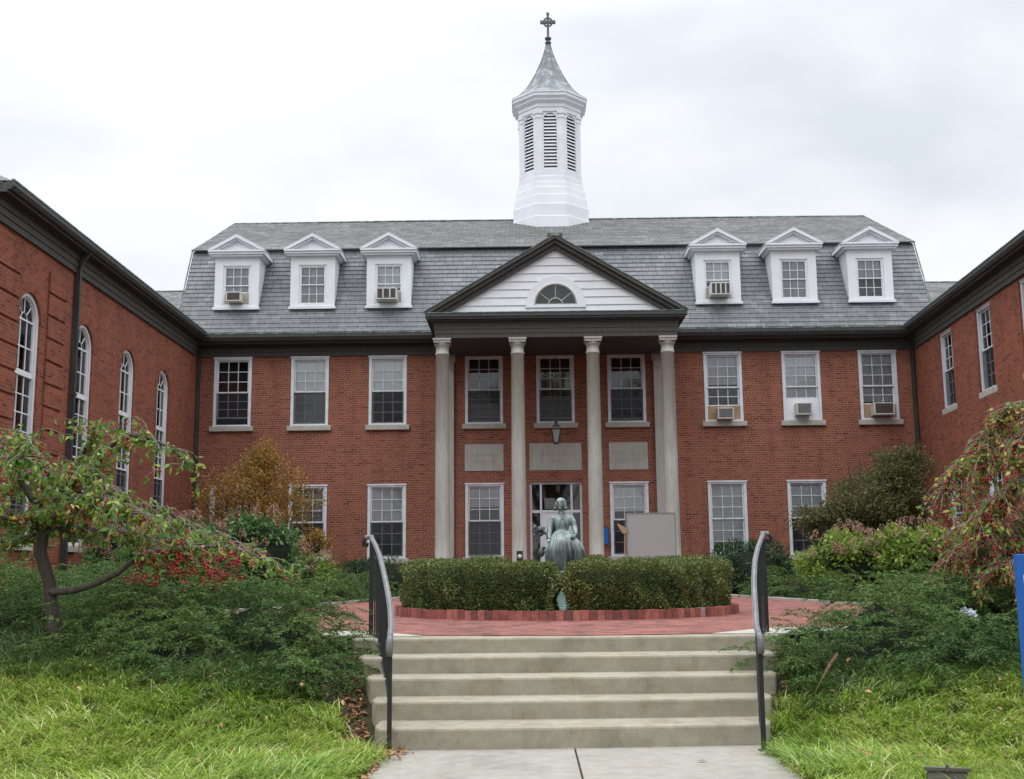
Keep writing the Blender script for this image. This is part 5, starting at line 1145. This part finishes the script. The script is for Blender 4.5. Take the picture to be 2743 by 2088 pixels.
# crabapples ---------------------------------------------------------------
def crab(name, root, label, trunk, limbs, seed, mat, leaf=.078, nl=9, nb=3, twig_per=5):
    rn = random.Random(seed); r_ = np.random.default_rng(seed)
    t = empty(name, root, label, 'tree', 0, 'weeping crabapples on the banks'); ro_ = Vector(root)
    m = MB(); m.smooth = True; m.tube([Vector(p)-ro_ for p, _ in trunk], [r for _, r in trunk], 12); m.build('trunk', 'bark', t, uv=False)
    bm_ = MB(); bm_.smooth = True; tw = MB(); LP, LD, BP = [], [], []
    def bez(pts, n):
        # catmull-rom through points
        P = [pts[0]]+list(pts)+[pts[-1]]; out_ = []
        for i in range(1, len(P)-2):
            for k in range(n):
                u = k/n; a, b, c, d = P[i-1], P[i], P[i+1], P[i+2]
                out_.append(.5*((2*b)+(c-a)*u+(2*a-5*b+4*c-d)*u*u+(3*b-a-3*c+d)*u**3))
        out_.append(P[-2]); return out_
    for li_, lim_ in enumerate(limbs):
        pts, r0, dens = lim_[:3]; start = lim_[3] if len(lim_) > 3 else 2; bfac = lim_[4] if len(lim_) > 4 else 1
        c = bez([Vector(p) for p in pts], 6); n = len(c)
        bm_.tube([p-ro_ for p in c], [r0*(1-.8*i/n) for i in range(n)], 8)
        for i in range(start, n):
            for _ in range(twig_per if rn.random() < dens else 1):
                p = c[i]+Vector((rn.uniform(-.03, .03),)*3); a = rn.uniform(0, 2*math.pi); L_ = rn.uniform(.18, .52)*(.6+.6*i/n)
                d = (c[i]-c[i-1]).normalized()*.7+Vector((math.cos(a), math.sin(a), rn.uniform(-.1, .75)))*.9; d.normalize(); q = p.copy(); tp = [q.copy()]
                for k in range(5):
                    q = q+d*L_/5; d = (d+Vector((0, 0, -.34))+Vector((rn.uniform(-.2, .2), rn.uniform(-.2, .2), rn.uniform(-.12, .12)))).normalized(); tp.append(q.copy())
                tw.tube([x-ro_ for x in tp], [.0055, .005, .0045, .0035, .0025, .0015], 4)
                for k in range(nl):
                    u = rn.random()*5; j = min(4, int(u)); s_ = tp[j].lerp(tp[j+1], u-j); LP.append(s_+Vector((rn.uniform(-.03, .03), rn.uniform(-.03, .03), rn.uniform(-.03, .01))))
                    LD.append(Vector((rn.uniform(-.7, .7), rn.uniform(-.7, .7), rn.uniform(-1.2, .1))))
                if rn.random() < nb*.2*bfac:
                    for _k in range(rn.randint(7, 20)):
                        u = rn.random()*5; j = min(4, int(u)); s_ = tp[j].lerp(tp[j+1], u-j); BP.append(s_+Vector((rn.uniform(-.03, .03), rn.uniform(-.03, .03), rn.uniform(-.07, -.015))))
    if len(limbs[0]) > 4:
        for _ in range(60):
            q = Vector((rn.uniform(-4.15, -3.0), 11.9+rn.uniform(-.25, .3), rn.uniform(1.42, 1.74)))
            for _k in range(rn.randint(6, 14)): BP.append(q+Vector((rn.gauss(0, .022), rn.gauss(0, .022), rn.gauss(0, .025))))
    bm_.build('limbs', 'bark', t, uv=False); tw.build('twigs', 'twig', t, uv=False)
    LP = np.array([tuple(p-ro_) for p in LP]); LD = np.array([tuple(p) for p in LD]); n = len(LP)
    leaves('crown', LP, LD, leaf*(.6+.7*r_.random(n)), leaf*.5*(.7+.5*r_.random(n)), mat, t, fold=.3)
    BP = np.array([tuple(p-ro_) for p in BP]); berries('berries', BP, .013, 'berry', t)
    return t
tz0 = float(gz(-5.0, 12.1))
crab('weeping_crabapple', (-4.98, 12.1, tz0), 'leaning crabapple with green leaves and red fruit on the left bank', 
     [((-4.98, 12.1, tz0-.1), .10), ((-4.97, 12.1, tz0+.1), .076), ((-4.99, 12.08, 1.0), .070), ((-5.05, 12.05, 1.45), .066), ((-5.14, 12.0, 1.75), .064), ((-5.12, 12.0, 1.98), .062), ((-5.05, 12.0, 2.15), .05)],
     [([(-5.05, 12.03, 1.34), (-4.70, 11.95, 1.37), (-4.30, 11.9, 1.52), (-4.02, 11.9, 1.72), (-3.6, 11.9, 1.78), (-3.1, 11.9, 1.79), (-2.75, 11.85, 1.66)], .042, .72, 17, 2.2),
      ([(-4.05, 11.9, 1.72), (-3.9, 12.3, 1.80), (-3.5, 12.6, 1.83), (-3.0, 12.5, 1.74)], .022, .8, 2, 2.2),
      ([(-5.08, 12.0, 2.1), (-4.85, 11.9, 2.35), (-4.55, 11.85, 2.65), (-4.25, 11.8, 2.95), (-3.85, 11.8, 2.88), (-3.5, 11.8, 2.62)], .045, .26),
      ([(-5.08, 12.0, 2.1), (-5.0, 12.2, 2.5), (-4.85, 12.3, 2.85), (-4.7, 12.2, 3.12)], .040, .60),
      ([(-5.08, 12.0, 2.1), (-5.35, 11.9, 2.5), (-5.5, 11.9, 2.8), (-5.9, 11.9, 3.0), (-6.2, 11.9, 2.9)], .040, .55),
      ([(-5.1, 12.0, 2.05), (-5.5, 11.7, 2.2), (-5.9, 11.6, 2.3), (-6.4, 11.5, 2.15)], .035, .75),
      ([(-5.1, 12.0, 2.05), (-4.7, 11.6, 2.2), (-4.3, 11.4, 2.28), (-3.9, 11.3, 2.1)], .036, .85),
      ([(-5.1, 12.0, 2.05), (-4.6, 12.3, 2.2), (-4.1, 12.5, 2.25), (-3.7, 12.5, 2.0)], .036, .85),
      ([(-5.15, 12.0, 2.0), (-5.3, 11.5, 2.1), (-5.5, 11.2, 2.1), (-5.7, 11.0, 1.9)], .034, .75),
      ([(-5.1, 12.0, 2.1), (-5.2, 12.5, 2.5), (-5.6, 12.8, 2.65), (-6.0, 13.0, 2.5)], .034, .7),
      ([(-5.0, 12.1, 2.45), (-4.7, 11.8, 2.6), (-4.5, 11.6, 2.55), (-4.2, 11.5, 2.3)], .028, .9),
      ([(-5.0, 12.1, 2.45), (-5.2, 11.8, 2.75), (-5.2, 11.6, 2.9), (-5.1, 11.4, 2.7)], .028, .65),
      ([(-5.1, 12.0, 2.0), (-4.7, 12.1, 1.98), (-4.3, 12.2, 1.95), (-3.9, 12.3, 1.75), (-3.5, 12.4, 1.6)], .034, .85),
      ([(-5.1, 12.0, 2.0), (-5.4, 12.1, 1.9), (-5.8, 12.2, 1.85), (-6.2, 12.2, 1.7)], .030, .6)],
     101, 'crab', leaf=.084, nl=9, nb=1.5, twig_per=4)
tz1 = float(gz(7.0, 12.6))
crab('weeping_crabapple', (6.9, 12.7, tz1), 'crabapple heavy with red fruit arching in from the right edge', 
     [((6.9, 12.7, tz1-.1), .11), ((6.9, 12.7, 1.2), .085), ((6.85, 12.7, 1.8), .08), ((6.8, 12.7, 2.1), .075)],
     [([(6.85, 12.7, 2.05), (6.3, 12.6, 2.8), (5.8, 12.5, 3.25), (5.40, 12.5, 3.25), (5.05, 12.5, 2.85), (4.88, 12.5, 2.45)], .045, .6),
      ([(6.85, 12.7, 2.0), (6.3, 12.4, 2.3), (5.7, 12.3, 2.5), (5.2, 12.2, 2.35), (4.8, 12.2, 1.95)], .04, .85),
      ([(6.85, 12.7, 1.9), (6.2, 12.7, 2.0), (5.6, 12.7, 2.05), (5.1, 12.7, 1.9), (4.75, 12.7, 1.65)], .04, .85),
      ([(6.85, 12.7, 2.0), (6.4, 12.2, 2.8), (6.0, 12.0, 3.15), (5.6, 12.0, 3.2), (5.25, 12.0, 2.85)], .04, .75),
      ([(6.85, 12.7, 2.0), (6.3, 13.1, 2.5), (5.8, 13.3, 2.75), (5.2, 13.4, 2.75), (4.9, 13.4, 2.4)], .04, .85),
      ([(6.85, 12.7, 1.8), (6.3, 12.2, 1.85), (5.8, 12.0, 1.8), (5.3, 12.0, 1.65), (4.95, 12.0, 1.5)], .036, .85),
      ([(6.85, 12.7, 1.8), (6.3, 12.9, 1.8), (5.8, 13.0, 1.75), (5.3, 13.1, 1.6)], .036, .9),
      ([(6.8, 12.7, 2.1), (6.9, 12.6, 2.8), (6.6, 12.5, 3.2), (6.1, 12.4, 3.25), (5.7, 12.4, 3.05)], .04, .7),
      ([(6.8, 12.7, 2.1), (7.4, 12.6, 2.7), (7.9, 12.5, 2.8), (8.3, 12.4, 2.4)], .04, .7),
      ([(6.8, 12.7, 2.1), (7.1, 13.4, 2.6), (7.3, 14.0, 2.6), (7.4, 14.4, 2.1)], .04, .6),
      ([(6.8, 12.7, 1.9), (6.3, 12.5, 2.1), (5.9, 12.4, 2.2), (5.5, 12.3, 2.05), (5.2, 12.3, 1.85)], .03, .9)],
     102, 'crab_red', leaf=.084, nl=9, nb=22, twig_per=8)

for i_, (x_, y_, h_, w_, lb) in enumerate(((-7.5, -14, 15, 4.2, 'tall thinning street tree across from the left windows'), (1.5, -17, 19, 5.0, 'tallest thinning street tree facing the portico'), (10.5, -14, 16, 4.6, 'tall thinning street tree facing the right windows'))):
    r_ = np.random.default_rng(400+i_); rn = random.Random(400+i_); T = empty('street_tree', (x_, y_, 0), lb, 'tree', 0, 'street trees opposite the court')
    P, s_ = cloud((0, 0, h_*.68), (w_, w_, h_*.34), 150, .9, 9000, r_, .8, .4)
    leaves('crown', P, s_+r_.normal(size=P.shape), .22, .14, 'olive', T)
    m = MB(); m.tube([(0, 0, 0), (.1, 0, 3), (0, .1, 7), (.1, 0, h_*.9)], [.32, .25, .18, .05], 8); stems(m, (0, 0, 3.5), [(rn.uniform(-w_, w_)*.9, rn.uniform(-w_, w_)*.9, rn.uniform(h_*.5, h_*.98)) for _ in range(34)], .13, .02, rn, 7, .3); m.build('trunk', 'bark', T, uv=False)

# liriope lawn -------------------------------------------------------------
def lawn(name, label, reg, n_t, per, seed, mat, L=(.17, .31), comb=0):
    r_ = np.random.default_rng(seed); x = r_.uniform(reg[0], reg[1], n_t*3); y = r_.uniform(reg[2], reg[3], n_t*3); k = reg[4](x, y); x, y = x[k][:n_t], y[k][:n_t]; n = len(x)
    X = np.repeat(x, per)+r_.normal(size=n*per)*.035; Y = np.repeat(y, per)+r_.normal(size=n*per)*.035; Z = gz(X, Y)
    fl = comb+1.1*np.sin(x*1.9+y*1.3)+.9*np.sin(y*2.7-x*.8)
    A = np.repeat(fl, per)+r_.normal(size=n*per)*1.15
    LL_ = r_.uniform(*L, n*per)*np.repeat(.75+.5*r_.random(n), per)
    o = blades(name, np.stack([X, Y, Z], 1), A, LL_, r_.uniform(.007, .0145, n*per), .50+.32*r_.random(n*per), mat, seg=4)
    return tag(o, label, 'grass', kind='stuff')
eL = lambda x, y: (x < -1.30-.55*np.clip((y-9.9)/1.0, 0, 1)-.10*np.sin(y*5)*.5) & (y < 11.0+.35*np.clip((-x-3.4)/1.2, 0, 1)+.18*np.sin(x*4))
eR = lambda x, y: (x > 2.06+.35*np.clip((y-10.0)/1.2, 0, 1)) & (y < 11.05+.18*np.sin(x*4))
lawn('liriope_grass', 'bright green arching grass covering the left bank', (-6.3, -1.2, 6.8, 12.4, eL), 2500, 34, 201, 'grass', comb=-1.2)
lawn('liriope_grass', 'bright green arching grass covering the right bank', (2.0, 6.2, 6.8, 12.0, eR), 2100, 34, 202, 'grass', comb=-2.0)
dL = lambda x, y: y < 13.2-.3*np.sin(x*3)
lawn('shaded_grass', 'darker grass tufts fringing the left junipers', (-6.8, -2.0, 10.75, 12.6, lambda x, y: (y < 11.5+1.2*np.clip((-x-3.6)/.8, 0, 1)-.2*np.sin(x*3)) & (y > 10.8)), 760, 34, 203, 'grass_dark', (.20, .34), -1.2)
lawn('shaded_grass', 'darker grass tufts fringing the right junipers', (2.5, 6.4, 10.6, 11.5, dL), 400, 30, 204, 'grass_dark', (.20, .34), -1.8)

# fallen leaves
def litter(label, fn, n, seed, dz=.012):
    r_ = np.random.default_rng(seed); x, y = fn(r_, n); z = gz(x, y); 
    inw = (x > -1.24) & (x < 2.02) & (y < 10.2); z = np.where(inw, 0.0, z)+dz*(1+2*r_.random(n))
    D = np.stack([r_.normal(size=n), r_.normal(size=n), .35*r_.normal(size=n)], 1)
    o = leaves('fallen_leaves', np.stack([x, y, z], 1), D, .03+.045*r_.random(n), .018+.022*r_.random(n), 'litter', fold=.35, up=np.array([0, 0, 1.]))
    return tag(o, label, 'leaves', kind='stuff')
litter('brown fallen leaves along the left side of the steps', lambda r, n: ((lambda t: (-1.30-.45*t-abs(r.normal(size=n))*.13, 9.6+2.4*t))(r.random(n))), 560, 301)
litter('brown fallen leaves gathered at the foot of the left railing', lambda r, n: (-1.30+abs(r.normal(size=n))*.14-.1*r.random(n), 9.6+.45*r.random(n)+abs(r.normal(size=n))*.04), 260, 302)
litter('brown fallen leaves along the left edge of the walk', lambda r, n: (-1.26+r.normal(size=n)*.035, 7.5+2.3*r.random(n)), 200, 303)
litter('brown fallen leaves along the right side of the steps', lambda r, n: ((lambda t: (2.22+.4*t+abs(r.normal(size=n))*.10, 10.0+2.2*t))(r.random(n))), 240, 304)
litter('few brown leaves along the right edge of the walk', lambda r, n: (2.03+r.normal(size=n)*.03, 7.5+2.3*r.random(n)), 70, 305)
litter('scattered brown leaves caught in the left grass', lambda r, n: (r.uniform(-5.5, -1.5, n), r.uniform(8, 11, n)), 60, 306, .16)
litter('scattered brown leaves caught in the right grass', lambda r, n: (r.uniform(2.3, 5, n), r.uniform(8, 11, n)), 45, 307, .16)
o = leaves('fallen_leaf', np.array([[1.33, 9.42, .012]]), np.array([[1, .15, .02]]), .11, .045, 'litter', fold=.15, up=np.array([0, 0, 30.])); tag(o, 'single tan leaf lying on the concrete walk', 'leaf')
# seed plume by the right railing
pl = empty('grass_plume', (2.62, 10.9, float(gz(2.62, 10.9))), 'pale feathery grass plume leaning beside the right railing', 'grass plume')
m = MB(); c = [(0, 0, 0), (.06, 0, .18), (.14, -.02, .33), (.22, -.03, .46)]; m.tube(c, .003, 4); m.build('stalk', 'plywood', pl, uv=False)
r_ = np.random.default_rng(5); n = 260; t_ = r_.random(n); Pp = np.array([.14, -.02, .33])+np.array([.11, -.015, .17])*t_[:, None]; leaves('plume', Pp, np.array([.6, 0, .8])+r_.normal(size=(n, 3))*.5, .03, .003, 'petal', pl)
print('OBJECTS', len(bpy.data.objects), 'polys', sum(len(m_.polygons) for m_ in bpy.data.meshes))
